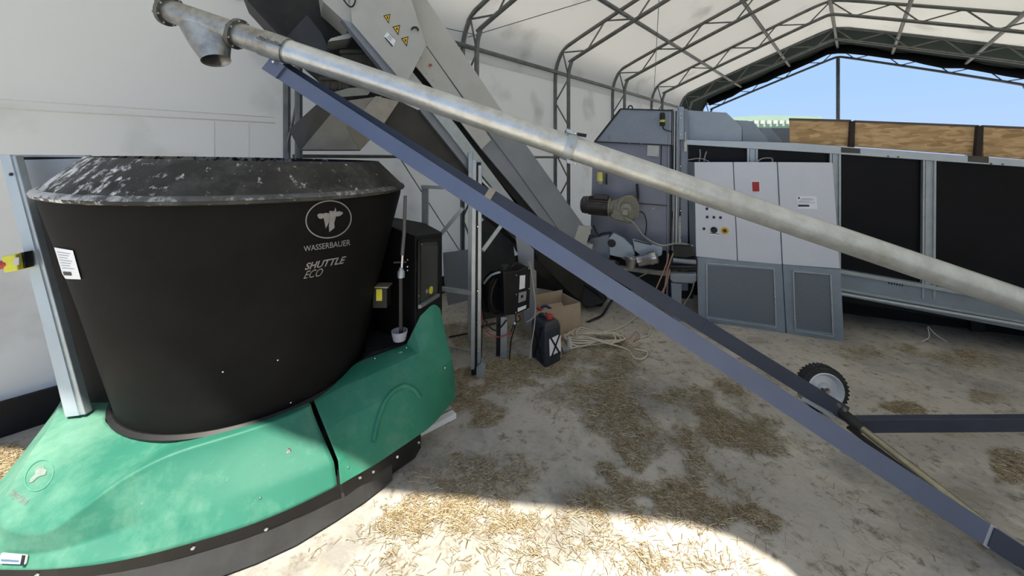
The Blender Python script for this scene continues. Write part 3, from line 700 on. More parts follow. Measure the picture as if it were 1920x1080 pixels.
for c in (cf, c0):
    fl_ = MB().lathe(c-td*.012, td, [(0, R-.004), (0, R+.022), (.024, R+.022), (.024, R-.004)], 40, closed=True).build('flange', flange_steel, au)
    up = V((0, 0, 1)); x = td.cross(up).normalized(); y = x.cross(td)
    for j in range(8):
        t = 2*math.pi*j/8+.3; bolt(c-td*.02+(x*math.cos(t)+y*math.sin(t))*(R+.012), -td, fl_, .007, .008, galv); bolt(c+td*.012+(x*math.cos(t)+y*math.sin(t))*(R+.012), td, fl_, .007, .008, galv)
MB().lathe(cf-td*.005, td, [(0, 0), (.004, R)], 30).build('end_cap', flange_steel, au)
# branch spout
mouth = P(405, 112, 2.40); md = (V((.17, -.10, -.55))).normalized()
mx_ = md.cross(V((0, 1, 0))).normalized(); my_ = mx_.cross(md).normalized(); up = V((0, 0, 1)); sx_ = td; sy_ = td.cross(up).normalized()
rings = []
ca = TA(379)
for k in range(7):
    t = k/6; c = ca.lerp(mouth, t); rr = []
    lx = .195*(1-t)+.074*t
    for j in range(36):
        a = 2*math.pi*j/36
        e1 = (td*(1-t)+mx_*t*(1 if mx_.dot(td) > 0 else -1)).normalized(); e2 = (sy_*(1-t)+my_*t*(1 if my_.dot(sy_) > 0 else -1)).normalized()
        rr.append(c+e1*lx*math.cos(a)+e2*(.066*(1-t)+.074*t)*math.sin(a))
    rings.append(rr)
cm = mouth
rings.append([cm+(p-cm)*1.06+md*.004 for p in rings[-1]]); rings.append([cm+(p-cm)*.99+md*.004 for p in rings[-1]]); inn_ = [[c_ for c_ in r_] for r_ in rings[3:7]]
rings.append([cm+(p-cm)*.93 for p in rings[6]]); rings.append([ca.lerp(mouth, .4)+(p-ca.lerp(mouth, .4))*.85 for p in [ (a_+b_)/2 for a_, b_ in zip(rings[2], rings[3])]])
v, f = loft(rings, cap1=True); M('spout_outlet', v, f, old_steel, au, smooth=True)
# clamps
for px, w_, m_ in ((517, .075, old_steel),):
    c = TA(px); cl = MB().lathe(c-td*w_/2*2.2, td, [(0, R), (0, R+.008), (w_*2.2, R+.008), (w_*2.2, R)], 40, closed=True).build('clamp', m_, au)
    for q_ in (-.05, 0, .05): MB().tube([c+td*q_+V((0, -R-.012, .025)), c+td*(q_+.035)+V((0, -R-.012, .015))], .006, 8).build('clamp_bolt', flange_steel, cl)
    MB().bar(c+td*-.07+V((0, -R-.008, .012)), c+td*.08+V((0, -R-.008, .012)), .012, .012).build('clamp_lug', flange_steel, cl)
c = TA(1067)
cl = MB().lathe(c-td*.03, td, [(0, R), (0, R+.008), (.02, R+.012), (.04, R+.012), (.06, R+.008), (.06, R)], 40, closed=True).build('collar_clamp', galv, au, smooth=True)
for a, b_ in (((1.0), (0)), ((-1.0), (0))):
    MB().box(c+V((0, -.03, (R+.018)*a)), td*.022, V((0, .012, 0)), V((0, 0, .012))).build('clamp_lug', galv, cl, bevel=.003)
    bolt(c+td*.03+V((0, -.03, (R+.018)*a)), td, cl, .007, .012)
bolt(c+V((0.0, -R-.012, .0)), (0, -1, 0), cl, .009, .01, galv)
MB().bar(c+td*.05+V((0, 0, R+.02)), c+td*.11+V((0, 0, R+.03)), .02, .02).build('grease_nipple', black, cl)
# near leg: channel
la = P(504, 121, 2.42); lb = P(1915, 1044, 1.575); lb.z = max(lb.z, .05)
ld = (lb-la).normalized(); toeye = (V((0, 0, EYE))-(la+lb)/2).normalized()
webd = ld.cross(toeye).normalized(); webd = webd if webd.z > 0 else -webd
MB().channel(la, la+ld*((lb-la).length+.0), .088, .05, .006, webd, -toeye).build('near_leg', blue_steel, au, bevel=.002)
j1 = la+ld*.0; MB().box(la+ld*.055+toeye*.008, ld*.062, webd*.046, toeye*.01).build('leg_bracket', blue_steel, au, bevel=.003)
bolt(P(518-1, 119, 2.40)+toeye*.02, toeye, au, .009, .008)
e_j = P(1853, 1003, 1.605); MB().box(e_j+toeye*.004, ld*.012, webd*.046, toeye*.004).build('leg_joint', steel_lt, au)
MB().box(e_j+ld*.15+toeye*.006, ld*.15, webd*.040, toeye*.012).build('leg_extension', blue_dark, au, bevel=.002)
# far leg to the axle
fa = P(530, 122, 2.50); fb = P(1588, 777, 2.22); fd = (fb-fa).normalized(); te2 = (V((0, 0, EYE))-(fa+fb)/2).normalized()
wd2 = fd.cross(te2).normalized(); wd2 = wd2 if wd2.z > 0 else -wd2
jn = P(1320, 611, 2.33); je = P(918, 366, 2.42)
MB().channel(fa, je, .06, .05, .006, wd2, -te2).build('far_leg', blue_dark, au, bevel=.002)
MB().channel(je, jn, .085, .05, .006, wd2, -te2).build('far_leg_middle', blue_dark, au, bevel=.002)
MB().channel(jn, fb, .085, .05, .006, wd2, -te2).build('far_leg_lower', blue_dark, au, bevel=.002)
MB().box(je+te2*.01+wd2*.01, fd*.022, wd2*.036, te2*.012).build('leg_sleeve', mat('tan_sleeve', (.35, .33, .28), .6), au, bevel=.002)
# axle, cross bar, hub, pole
MB().bar(P(1598, 795, 2.26), P(2250, 791, 2.26), .045, .078).build('cross_bar', blue_dark, au, bevel=.003)
MB().lathe(P(1590, 783, 2.20), (P(1900, 1032, 1.62)-P(1590, 783, 2.20)).normalized(), [(-.05, .02), (-.04, .03), (.05, .03), (.07, .024)], 20).build('hub', steel_dk, au, smooth=True)
MB().tube([P(1590, 783, 2.20), P(1898, 1022, 1.63)], .0185, 14).build('drawbar_pole', brass, au, smooth=True)
MB().bar(P(1590, 800, 2.2), P(1905, 1040, 1.63), .03, .012, (0, 0, 1)).build('drawbar_shadow_bar', steel_dk, au)
for x_, y_ in ((1583, 768), (1572, 760)): bolt(P(x_, y_, 2.18), (-.3, -1, .3), au, .012, .012, flange_steel)
MB().bar(P(1500, 742, 2.26), P(1560, 778, 2.22), .05, .02, (0, 0, 1)).build('axle_bracket', galv, au)
# wheel
wc = P(1541, 733, 2.60); wc.z = .148; wax = V((-.12, -.98, .12)).normalized()
wl = MB().lathe(wc, wax, [(-.035, .105), (-.045, .115), (-.042, .135), (-.025, .147), (0, .150), (.025, .147), (.042, .135), (.045, .115), (.035, .105)], 48, closed=True).build('wheel', rubber, au, smooth=True, label='small black tyre on a silver rim')
MB().lathe(wc, wax, [(-.03, 0), (-.03, .110), (.046, .112), (.050, .106), (.034, .096), (.018, .085), (.024, .045), (.036, .04), (.036, .0)], 40).build('rim', mat('rim_silver', (.62, .65, .68), .35, .3, .05, 10), wl, smooth=True)
MB().lathe(wc, wax, [(.03, .022), (.05, .020), (.052, .0)], 20).build('hub_cap', chrome, wl, smooth=True)
MB().tube([wc, P(1560, 765, 2.3)], .012, 8).build('axle_stub', steel_dk, au)
tr = MB()
for i in range(36):
    a = 2*math.pi*i/36; x = wax.cross(V((0, 0, 1))).normalized(); y = x.cross(wax)
    d_ = x*math.cos(a)+y*math.sin(a); t_ = -x*math.sin(a)+y*math.cos(a)
    for s_ in (-1, 1): tr.box(wc+d_*.149+wax*s_*.02, t_*.006, wax*.012, d_*.0012)
tr.build('tread', rubber, wl)

# ------------------------------------------------------------------ inclined conveyor
cd = V((-.88, -.47, 0)).normalized(); cn = V((-.47, .88, 0)).normalized()     # up-slope horizontal, away from camera
CP = Pl((1.05, 4.4, 0), cn)
cv = thing('inclined_conveyor', 'steep grey steel belt conveyor climbing to the upper left behind the auger', 'conveyor', (1.0, 4.7, 0))
def cpoly(nm, pts, th, m, off=0.0, **kw): return flat(nm, [CP(x, y, off) for x, y in pts], cn*th, m, cv, **kw)
cpoly('side_panel', [(735, -110), (720, -60), (781, 121), (903, 280), (1021, 420), (1066, 470), (1085, 440), (1095, 423), (947, 216), (801, 0), (727, -110)], .5, steel_md, bevel=.004)
cpoly('upper_side_sheet', [(690, -90), (743, 0), (800, 86), (870, 184), (880, 215), (935, 240), (947, 216), (801, 0), (740, -92)], .02, steel_lt, -.022, bevel=.002)
cpoly('lower_side_sheet', [(872, 184), (921, 256), (962, 310), (1060, 447), (1066, 452), (1086, 432), (1093, 425), (947, 216), (935, 240)], .012, steel_md, -.014, bevel=.002)
cpoly('edge_sheet', [(781, 90), (800, 88), (921, 262), (903, 280), (845, 205), (770, 112)], .02, steel_lt, -.03, bevel=.002)
cpoly('motor_cover', [(655, -30), (690, -80), (762, -30), (800, 86), (766, 150), (750, 148), (660, 42)], .20, steel_lt, -.20, bevel=.004)
cpoly('frame_band', [(640, 35), (661, 44), (752, 150), (748, 168), (733, 150)], .10, steel_md, -.17, bevel=.003)
cpoly('slot_liner', [(781, 121), (1021, 420), (1012, 428), (902, 300), (855, 235), (772, 135)], .3, black_matte, .02)
cpoly('lower_rail', [(768, 128), (856, 235), (1004, 432), (990, 432), (880, 300), (842, 250), (760, 150)], .06, galv, -.05, bevel=.003)
cpoly('return_trough', [(700, 190), (750, 190), (788, 208), (880, 318), (1000, 432), (1010, 470), (985, 470), (870, 352), (760, 272), (722, 228)], .42, steel_shade, .03, bevel=.004)
cpoly('trough_rail', [(786, 205), (800, 200), (892, 305), (890, 330), (880, 322)], .05, steel_md, -.02, bevel=.002)
cpoly('tail_plate', [(1086, 423), (1110, 425), (1095, 472), (1070, 470)], .5, steel_lt, -.03, bevel=.003)
cpoly('foot_hopper', [(985, 430), (1060, 470), (1098, 500), (1140, 560), (1128, 575), (1095, 572), (1060, 540), (1010, 490)], .5, steel_dk, .0, bevel=.006)
cpoly('foot_bracket', [(1099, 462), (1112, 458), (1108, 478), (1098, 476)], .1, steel_lt, -.06, bevel=.002)
# dark head housing with its open underside
hp = Pl(CP(600, 60), cn)
def hpoly(nm, pts, th, m, off=0.0, **kw): return flat(nm, [CP(x, y, off) for x, y in pts], cn*th, m, cv, **kw)
hpoly('head_back_wall', [(450, -20), (610, -40), (700, 60), (760, 150), (745, 200), (640, 190), (560, 120), (529, 72)], .02, steel_dk, .33)
hpoly('head_edge_rail', [(452, -12), (462, -14), (536, 68), (530, 74)], .42, steel_dk, -.07)
hpoly('head_side_wall', [(575, 28), (602, 60), (620, 100), (560, 95), (535, 72)], .02, mat('dark_blue_sheet', (.05, .055, .062), .5, .3), .22)
hpoly('head_lip', [(600, -30), (645, -30), (664, 42), (654, 47), (605, 2)], .35, steel_lt, -.12)
hpoly('head_shelf', [(615, 78), (620, 72), (655, 62), (662, 66), (655, 72)], .3, steel_lt, -.02)
hpoly('head_cross_rail', [(616, 175), (655, 165), (700, 162), (690, 178), (636, 182)], .3, mat('shelf_steel', (.26, .265, .25), .5, .3), -.02)
for r0, n_, x0, x1, ya, yb in ((0, 16, 640, 705, 100, 128), (1, 14, 602, 655, 150, 166)):
    br = MB()
    for i in range(n_*3):
        x = x0+(x1-x0)*i/(n_*3); 
        for lay in range(3): br.tube([CP(x+lay*.7, ya+(x-x0)*.0, .05+lay*.03), CP(x+lay*.7+random.uniform(-1, 1), yb+random.uniform(-2, 2), .05+lay*.03)], .0022, 4)
    br.build('brush_strip', mat('bristle', (.10, .095, .08), .8), cv)
    hpoly('brush_holder', [(x0-3, ya-7), (x1+3, ya-7), (x1+3, ya), (x0-3, ya)], .12, steel_shade, .03)
# chute below the head: four-sided with slanted sheets
def ch(px, py, off): return CP(px, py, off)
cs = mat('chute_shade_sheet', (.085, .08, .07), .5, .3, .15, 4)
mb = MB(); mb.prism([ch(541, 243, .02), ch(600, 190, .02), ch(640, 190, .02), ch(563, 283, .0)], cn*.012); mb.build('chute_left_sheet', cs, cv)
mb = MB(); mb.prism([ch(563, 283, -.0), ch(640, 190, .0), ch(716, 180, .0), ch(692, 262, .0), ch(675, 283, .0)], cn*.012); mb.build('chute_front_sheet', brown_steel, cv)
mb = MB(); mb.prism([ch(675, 283, -.006), ch(694, 262, -.006), ch(700, 235, -.006), ch(662, 215, -.006), ch(650, 238, -.006)], cn*.012); mb.build('chute_corner_sheet', mat('chute_tan', (.27, .24, .19), .5, .3), cv)
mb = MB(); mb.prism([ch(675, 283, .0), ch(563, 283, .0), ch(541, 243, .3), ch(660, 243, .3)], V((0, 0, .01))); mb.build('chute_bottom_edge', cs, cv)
mb = MB(); mb.prism([ch(676, 212, -.03), ch(705, 180, -.03), ch(748, 190, -.03), ch(716, 238, -.03)], cn*.2); mb.build('chute_brace_sheet', mat('chute_warm', (.36, .34, .29), .5, .3), cv)
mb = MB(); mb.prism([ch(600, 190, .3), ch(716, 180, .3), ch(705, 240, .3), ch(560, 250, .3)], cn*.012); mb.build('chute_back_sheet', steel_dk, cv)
# warning stickers, type label
for tri in ([(719, 29), (732, 26), (729, 44)], [(736, 50), (750, 46.5), (747, 66)], [(752, 72), (766, 68), (763, 87)]):
    c = (sum(p[0] for p in tri)/3, sum(p[1] for p in tri)/3)
    sg = cpoly('warning_sticker', tri, .003, black, -.204)
    inn3 = [(c[0]+(x-c[0])*.72, c[1]+(y-c[1])*.72) for x, y in tri]; flat('sticker_face', [CP(x, y, -.208) for x, y in inn3], cn*.003, warn, sg)
    flat('sticker_symbol', [CP(c[0]+a, c[1]+b_, -.2105) for a, b_ in ((-1.6, -1.5), (.8, -2.6), (1.4, 1.2), (-.2, 3))], cn*.002, black, sg)
lb_ = cpoly('type_label', [(720, 68), (726, 60), (742, 76), (737, 89)], .003, white, -.204)
flat('print_line', [CP(x, y, -.207) for x, y in ((721, 70), (723, 70), (737, 86), (736, 88))], cn*.002, black, lb_)
for k in range(3): flat('print_line', [CP(x+k*2.6, y-k*2.2, -.207) for x, y in ((726, 69), (726.8, 68.4), (733, 75.4), (732.4, 76))], cn*.002, ink, lb_)
hk = [CP(778+6*math.cos(a), 56-5*math.sin(a), -.215) for a in [math.radians(t) for t in range(-20, 181, 20)]]
MB().tube(hk, .007, 8).build('handle', black, cv, smooth=True)
MB().lathe(CP(807, 122, -.045), -cn, [(0, .012), (.008, .012)], 14).build('red_button', red, cv)
for x_, y_ in ((798, 80), (790, 108), (800, 138), (812, 150), (660, 10)): bolt(CP(x_, y_, -.04), -cn, cv, .005, .005)
cabl = smoothpath([CP(668, -10, -.21), CP(664, 8, -.23), CP(655, 12, -.23), CP(640, -6, -.2)], 6); MB().tube(cabl, .006, 8).build('cable', black, cv, smooth=True)
# stands of the conveyor
def stand(nm, a, b, w_, d_, m=galv, par=cv, up=(0, 1, 0)): return MB().channel(a, b, w_, d_, .004, (1, 0, 0), (0, 1, 0)).build(nm, m, par, bevel=.001)
sf = G(893, 705); Ys = sf.y
def Ls(px, py, dy=0): return P(px, py, Ys+dy)
MB().channel(Ls(889.5, 300), V((Ls(886, 690).x, Ys, .02)), .030, .05, .004, (1, 0, 0), (0, 1, 0)).build('stand_leg', galv, cv, bevel=.001)
MB().bar(Ls(896, 304, .03), Ls(892, 690, .03), .05, .02, (0, 1, 0)).build('stand_core', steel_dk, cv)
MB().channel(Ls(900, 310, -.0), Ls(898, 686, -.0), .026, .04, .004, (1, 0, 0), (0, 1, 0)).build('stand_leg', galv, cv, bevel=.001)
ft = MB(); ft.prism([Ls(893, 690, -.03), Ls(893, 712, -.03), Ls(908, 706, -.03), Ls(910, 690, -.03), Ls(903, 680, -.03)], V((0, .08, 0))); ft.build('stand_foot', galv, cv, bevel=.003)
MB().bar(Ls(889, 690, .02), Ls(889, 709, .02), .04, .05, (0, 1, 0)).build('foot_shoe', black, cv)
for py in (352, 425, 604, 545, 660): bolt(Ls(896, py, -.014), (0, -1, 0), cv, .007, .006)
MB().bar(Ls(905, 470), Ls(938, 425, .15), .03, .03, (0, 1, 0)).build('stand_brace', galv, cv)
MB().channel(Ls(796, 350, .6), V((Ls(796, 350, .6).x, Ys+.6, .0)), .055, .05, .004, (1, 0, 0), (0, 1, 0)).build('stand_leg', galv, cv, bevel=.001)
MB().channel(V((Ls(882, 300, .55).x, Ys+.55, 1.75)), V((Ls(880, 350, .55).x, Ys+.55, .0)), .035, .05, .004, (1, 0, 0), (0, 1, 0)).build('stand_leg', galv, cv, bevel=.001)
MB().bar(Ls(790, 350, .58), Ls(832, 352, .58), .03, .03).build('stand_rail', galv, cv)
MB().bar(P(826, 440, 3.5), P(868, 390, 3.5), .035, .05, (0, 1, 0)).build('stand_brace', galv, cv)
MB().bar(P(826, 541, 3.3), P(884, 549, 3.3), .03, .035, (0, 0, 1)).build('stand_rail', galv, cv)
# sheets beside the stand
def leaning(nm, pts, Y, th, m, lab, cat, lean=.0):
    return flat(nm, [P(x, y, Y+lean*(y-400)/100) for x, y in pts], V((0, th, 0)), m, None, label=lab, cat=cat, bevel=.002)
leaning('steel_sheet', [(830, 474), (878, 468), (884, 550), (884, 562), (840, 573), (833, 530)], 3.75, .01, steel_md, 'grey sheet metal panel leaning behind the control tower', 'sheet', -.05)
leaning('dark_cover', [(878, 440), (915, 405), (960, 425), (972, 560), (960, 590), (905, 600), (880, 575)], 4.1, .03, steel_shade, 'dark cover sheet standing behind the power box', 'cover', -.05)
flat('support_plate', [P(x, y, 3.55) for x, y in ((966, 436), (1001, 468), (1001, 540), (1004, 605), (984, 612), (978, 540))], V((0, .03, 0)), steel_md, cv, bevel=.002)
# dark belt lying under the conveyor
mb = MB(); mb.prism([P(1005, 470, 4.6), P(1060, 510, 4.4), P(1120, 548, 4.15), P(1135, 566, 4.15), P(1105, 576, 4.2), P(1075, 560, 4.3), P(1035, 545, 4.5), P(1006, 540, 4.7)], V((.05, .5, 0))); mb.build('rubber_flap', rubber, label='black rubber flap hanging under the conveyor foot', cat='rubber flap', bevel=.004)

# ------------------------------------------------------------------ feed container on the right
kd = V((.921, -.39, 0)).normalized(); kn = V((.39, .921, 0)).normalized()
KP = Pl((2.0, 4.3, 0), kn)
kc = thing('feed_container', 'long black-panelled container with galvanised posts and chipboard rim, at the right', 'container', (3.4, 4.2, 0))
def kpoly(nm, pts, th, m, off=0.0, par=None, **kw): return flat(nm, [KP(x, y, off) for x, y in pts], kn*th, m, par or kc, **kw)
def railtop(x): return 262+(x-1290)*.0683
kpoly('top_rail', [(1285, 262), (1490, 268), (1920, 300), (2100, 313), (2100, 328), (1920, 313), (1560, 288), (1285, 271)], .10, mat('rail_white', (.50, .56, .62), .45, .3, .04), -.03, bevel=.003)
pan = [((1288, 1400), (274, 281)), ((1422, 1556), (279, 290)), ((1577, 1731), (287, 300)), ((1757, 2000), (300, 318)), ((2025, 2300), (318, 338))]
for (x0, x1), (y0, y1) in pan:
    kpoly('side_board', [(x0-3, y0-4), (x1+3, y1-4), (x1+3, 520+(x1-1580)*.24+20), (x0-3, 520+(x0-1580)*.24+5)], .02, panel_black, .03)
def pst(x0, x1, y0, y1, slant=0): 
    kpoly('post', [(x0, y0), (x0+4, y0), (x0+4+slant, y1), (x0+slant, y1)], .04, galv, -.02, bevel=.001)
    kpoly('post', [(x0+5, y0), (x1-5, y0), (x1-5+slant, y1), (x0+5+slant, y1)], .03, galv, .0, bevel=.001)
    kpoly('post', [(x1-4, y0), (x1, y0), (x1+slant, y1), (x1-4+slant, y1)], .04, galv, -.02, bevel=.001)
pst(1401, 1421, 278, 500); pst(1556, 1577, 284, 520); pst(1731, 1756, 299, 560, -2); pst(2001, 2030, 315, 640, -3)
kpoly('bottom_beam', [(1560, 505), (1781, 543), (1920, 568), (2200, 618), (2200, 690), (1920, 620), (1560, 551)], .06, cab_grey, -.01, bevel=.002)
kpoly('beam_top_lip', [(1560, 503), (1920, 566), (2200, 616), (2200, 624), (1920, 573), (1560, 510)], .08, galv, -.04, bevel=.002)
MB().tube([KP(1560, 548, -.03), KP(1920, 611, -.03), KP(2200, 662, -.03)], .018, 12).build('beam_tube', galv, kc, smooth=True)
kpoly('beam_strip', [(1575, 540), (1920, 602), (2200, 650), (2200, 655), (1920, 606), (1575, 544)], .03, galv, -.03)
for x_ in range(6): kpoly('beam_slot', [(1666+x_*5, 528+x_*.9), (1668+x_*5, 528.3+x_*.9), (1668+x_*5, 533+x_*.9), (1666+x_*5, 532.6+x_*.9)], .004, black, -.014)
# container body behind the boards
mb = MB(); q = [KP(1290, 268, .06), KP(2200, 330, .06)]
a = V((KP(1290, 300, .06).x, KP(1290, 300, .06).y, 0)); b_ = a+kd*4.6
mb.prism([a+V((0, 0, .36)), b_+V((0, 0, .1)), b_+V((0, 0, 1.38)), a+V((0, 0, 1.76))], kn*1.9); mb.build('container_body', black_matte, kc)
MB().prism([a+kn*.5, b_+kn*.5, b_+kn*.5+V((0, 0, .3)), a+kn*.5+V((0, 0, .5))], kn*1.3).build('underfloor_shade', black_matte, kc)  # added dark block, stands in for the deep shade under the container
mb = MB()
for s_ in (.9, 2.6, 4.2):
    p_ = a+kd*s_+kn*.5; MB().box(p_+V((0, 0, .17)), kd*.05, kn*.05, V((0, 0, .17))).build('support_foot', steel_dk, kc)

# chipboard rim and brown posts
for i, (x0, x1, y0, y1, z0, z1) in enumerate(((1481, 1596, 223, 226, 268, 275), (1603, 1836, 227, 236, 275, 292), (1844, 2080, 236, 246, 293, 312))):
    kpoly('chipboard_panel', [(x0, y0), (x1, y1), (x1, z1), (x0, z0)], .025, osb, .10)
    kpoly('board_cap', [(x0, y0-1.5), (x1, y1-1.5), (x1, y1+2.5), (x0, y0+2.5)], .035, mat('weathered_edge', (.11, .09, .08), .8), .095)
brn = mat('rusty_post', (.035, .025, .02), .7, .3, .3, 20)
kpoly('board_post', [(1595, 227), (1604, 227), (1602, 278), (1592, 276)], .05, brn, .06, bevel=.002)
kpoly('board_post', [(1834, 236), (1845, 236), (1841, 296), (1829, 294)], .05, brn, .06, bevel=.002)
kpoly('mount_plate', [(1577, 276), (1613, 279), (1613, 288), (1577, 286)], .04, mat('brown_plate', (.08, .07, .06), .7), -.032)
kpoly('mount_plate', [(1815, 291), (1854, 294), (1854, 306), (1815, 303)], .04, mat('brown_plate', (.08, .07, .06), .7), -.032)
for x_, y_ in ((1665, 293), (1684, 294), (1858, 307), (1880, 308)): bolt(KP(x_, y_, -.03), -kn, kc, .008, .006, flange_steel)
# the grey hoods behind the container head
def hood_box(nm, pts, off, th, m, lab): return flat(nm, [KP(x, y, off) for x, y in pts], kn*th, m, None, label=lab, cat='hood', bevel=.004)
hood_box('drive_hood', [(1274, 206), (1362, 211), (1391, 238), (1391, 265), (1274, 262)], .15, .5, hous_lt, 'tall pale grey hood with a cut corner on the container head')
hood_box('drive_hood', [(1376, 225), (1412, 227), (1440, 262), (1440, 268), (1392, 266), (1391, 238)], .45, .4, hous_lt, 'smaller pale grey hood next to the tall cut-corner hood')
hood_box('drive_hood', [(1424, 240), (1445, 240), (1468, 267), (1440, 267)], .9, .3, hous_lt, 'lowest pale grey hood, left of the chipboard rim')
hood_box('rear_panel', [(1446, 240), (1482, 240), (1482, 270), (1466, 268)], 1.3, .05, hous, 'grey panel behind the lowest hood beside the chipboard')
# ---- housing (milling head)
hs = thing('mill_housing', 'tall grey housing with a sloped top and a gear motor, left of the container', 'housing', (1.4, 4.7, 0))
HP = Pl((.98, 4.70, 0), kn)
def hq(nm, pts, th, m, off=0.0, **kw): return flat(nm, [HP(x, y, off) for x, y in pts], kn*th, m, hs, **kw)
hq('top_cover', [(1163, 205), (1262, 208), (1262, 272), (1115, 265)], .6, hous, -.02, bevel=.004)
hq('body', [(1112, 266), (1262, 272), (1258, 470), (1190, 470), (1107, 440), (1110, 330)], .6, mat('housing_body', (.20, .215, .26), .45, .35, .08, 3), .0, bevel=.004)
hq('lower_body', [(1107, 436), (1140, 446), (1190, 462), (1190, 500), (1142, 470), (1105, 462)], .5, hous, .02, bevel=.004)
MB().bar(HP(1163, 204, -.03), HP(1262, 207, -.03), .02, .012).build('cover_seam', black, hs)
MB().bar(HP(1115, 266, -.03), HP(1163, 205, -.03), .02, .012, (0, 1, 0)).build('cover_seam', black, hs)
MB().bar(HP(1115, 266, -.03), HP(1262, 273, -.03), .02, .008).build('cover_seam', steel_dk, hs)
MB().bar(HP(1195, 381, -.01), HP(1258, 386, -.01), .02, .006).build('panel_seam', steel_dk, hs)
hq('cover_plate', [(1214, 272), (1236, 273), (1235, 294), (1213, 292)], .01, steel_lt, -.03, bevel=.001)
hq('vertical_seam', [(1239, 273), (1241, 273), (1240, 320), (1238, 320)], .01, steel_dk, -.008)
for x_, y_ in ((1180, 232), (1193, 260), (1202, 246), (1226, 222), (1229, 238), (1172, 260), (1179, 269), (1202, 270), (1225, 391), (1180, 205), (1210, 206)): bolt(HP(x_, y_, -.022), -kn, hs, .009, .008, galv)
MB().tube([HP(1182+4*math.cos(math.radians(t)), 203-5*math.sin(math.radians(t)), .05) for t in range(-20, 210, 23)], .008, 8).build('lifting_eye', steel_dk, hs)
# signal lamps
lp = MB().lathe(HP(1242, 236, -.07), (0, 0, 1), [(0, .028), (.05, .028)], 18).build('signal_lamp', black, hs, smooth=True, label='black and yellow signal beacon')
MB().lathe(HP(1242, 229, -.07), (0, 0, 1), [(0, .029), (.025, .029)], 18).build('lamp_lens', yellow, lp, smooth=True)
MB().lathe(HP(1242, 225, -.07), (0, 0, 1), [(0, .028), (.075, .027), (.085, .015)], 18).build('lamp_cap', black, lp, smooth=True)
MB().tube(smoothpath([HP(1242, 236, -.06), HP(1246, 243, -.06), HP(1260, 247, -.06)], 5), .006, 6).build('lamp_cable', steel_dk, lp)
lp = MB().lathe(HP(1125, 340, -.10), (0, 0, 1), [(0, .038), (.10, .034), (.11, .02)], 18).build('signal_lamp', mat('amber_lens', (.75, .70, .15), .35), hs, smooth=True, label='yellow warning lamp in a black guard')
MB().lathe(HP(1125, 345, -.10), (0, 0, 1), [(0, .05), (.035, .05)], 18).build('lamp_base', hous, lp, smooth=True)
MB().bar(HP(1137, 325, -.12), HP(1137, 346, -.12), .02, .02, (0, 1, 0)).build('lamp_guard', black, lp)
# gear motor: a thing of its own bolted on -> part of the housing
gm_ = MB(); ax0 = HP(1090, 383, -.22); ax1 = HP(1142, 388, -.22); gd = (ax1-ax0).normalized(); Lg = (ax1-ax0).length
mo = MB().lathe(ax0, gd, [(0, .07), (.02, .098), (.07, .105), (.075, .098), (Lg, .098)], 28).build('gear_motor', motor_dk, hs, smooth=True, label='dark electric motor with beige gearbox')
fn_ = MB()
for i in range(20):
    a_ = 2*math.pi*i/20; x = gd.cross(V((0, 0, 1))).normalized(); y = x.cross(gd); d_ = x*math.cos(a_)+y*math.sin(a_); t_ = -x*math.sin(a_)+y*math.cos(a_)
    fn_.box(ax0+gd*(.08+(Lg-.08)/2)+d_*.102, gd*(Lg-.1)/2, d_*.008, t_*.003)
fn_.build('cooling_fins', motor_dk, mo)
MB().box(HP(1128, 369, -.22), gd*.08, kn*.06, V((0, 0, .025))).build('terminal_box', motor_dk, mo, bevel=.006)
MB().lathe(ax1, gd, [(0, .105), (.02, .105), (.02, .08), (.05, .08)], 24).build('motor_flange', motor_bg, mo, smooth=True)
gb = flat('gearbox', [HP(x, y, -.26) for x, y in ((1144, 378), (1165, 370), (1185, 366), (1194, 376), (1190, 405), (1184, 420), (1150, 412), (1144, 408))], kn*.2, motor_bg, mo, bevel=.015)
MB().lathe(HP(1175, 394, -.26), -kn, [(0, .075), (.015, .075), (.02, .06), (.02, .03), (.035, .025), (.035, 0)], 24).build('gearbox_cap', mat('cap_grey', (.30, .29, .24), .5, .3), mo, smooth=True)
for i in range(6):
    rr = 12+i*1.6; cx, cy = 1172+i*1.2, 390+i*.5
    MB().tube([HP(cx+rr*math.cos(math.radians(t))*1.0, cy-rr*math.sin(math.radians(t))*1.25, -.29-.004*i) for t in range(-80+i*9, 200-i*6, 18)], .006, 6).build('cable_loop', mat('beige_cable', (.30, .29, .22), .6), mo, smooth=True)
MB().box(HP(1172, 398, -.33), kd*.03, kn*.01, V((0, 0, .03))).build('plug', mat('beige_cable', (.30, .29, .22), .6), mo, bevel=.004)
MB().tube(smoothpath([HP(1194, 345, -.05), HP(1196, 372, -.08), HP(1190, 386, -.12)], 6), .014, 8).build('hose', black, hs, smooth=True)
MB().tube(smoothpath([HP(1198, 396, -.02), HP(1208, 402, -.03), HP(1212, 420, -.03), HP(1210, 442, -.03)], 6), .005, 6).build('cable', black, hs, smooth=True)
MB().tube(smoothpath([HP(1172, 408, -.3), HP(1188, 418, -.3), HP(1210, 445, -.3), HP(1240, 460, -.3), HP(1270, 456, -.25), HP(1300, 461, -.2)], 6), .009, 8).build('cable', mat('grey_cable', (.33, .32, .28), .6), hs, smooth=True)
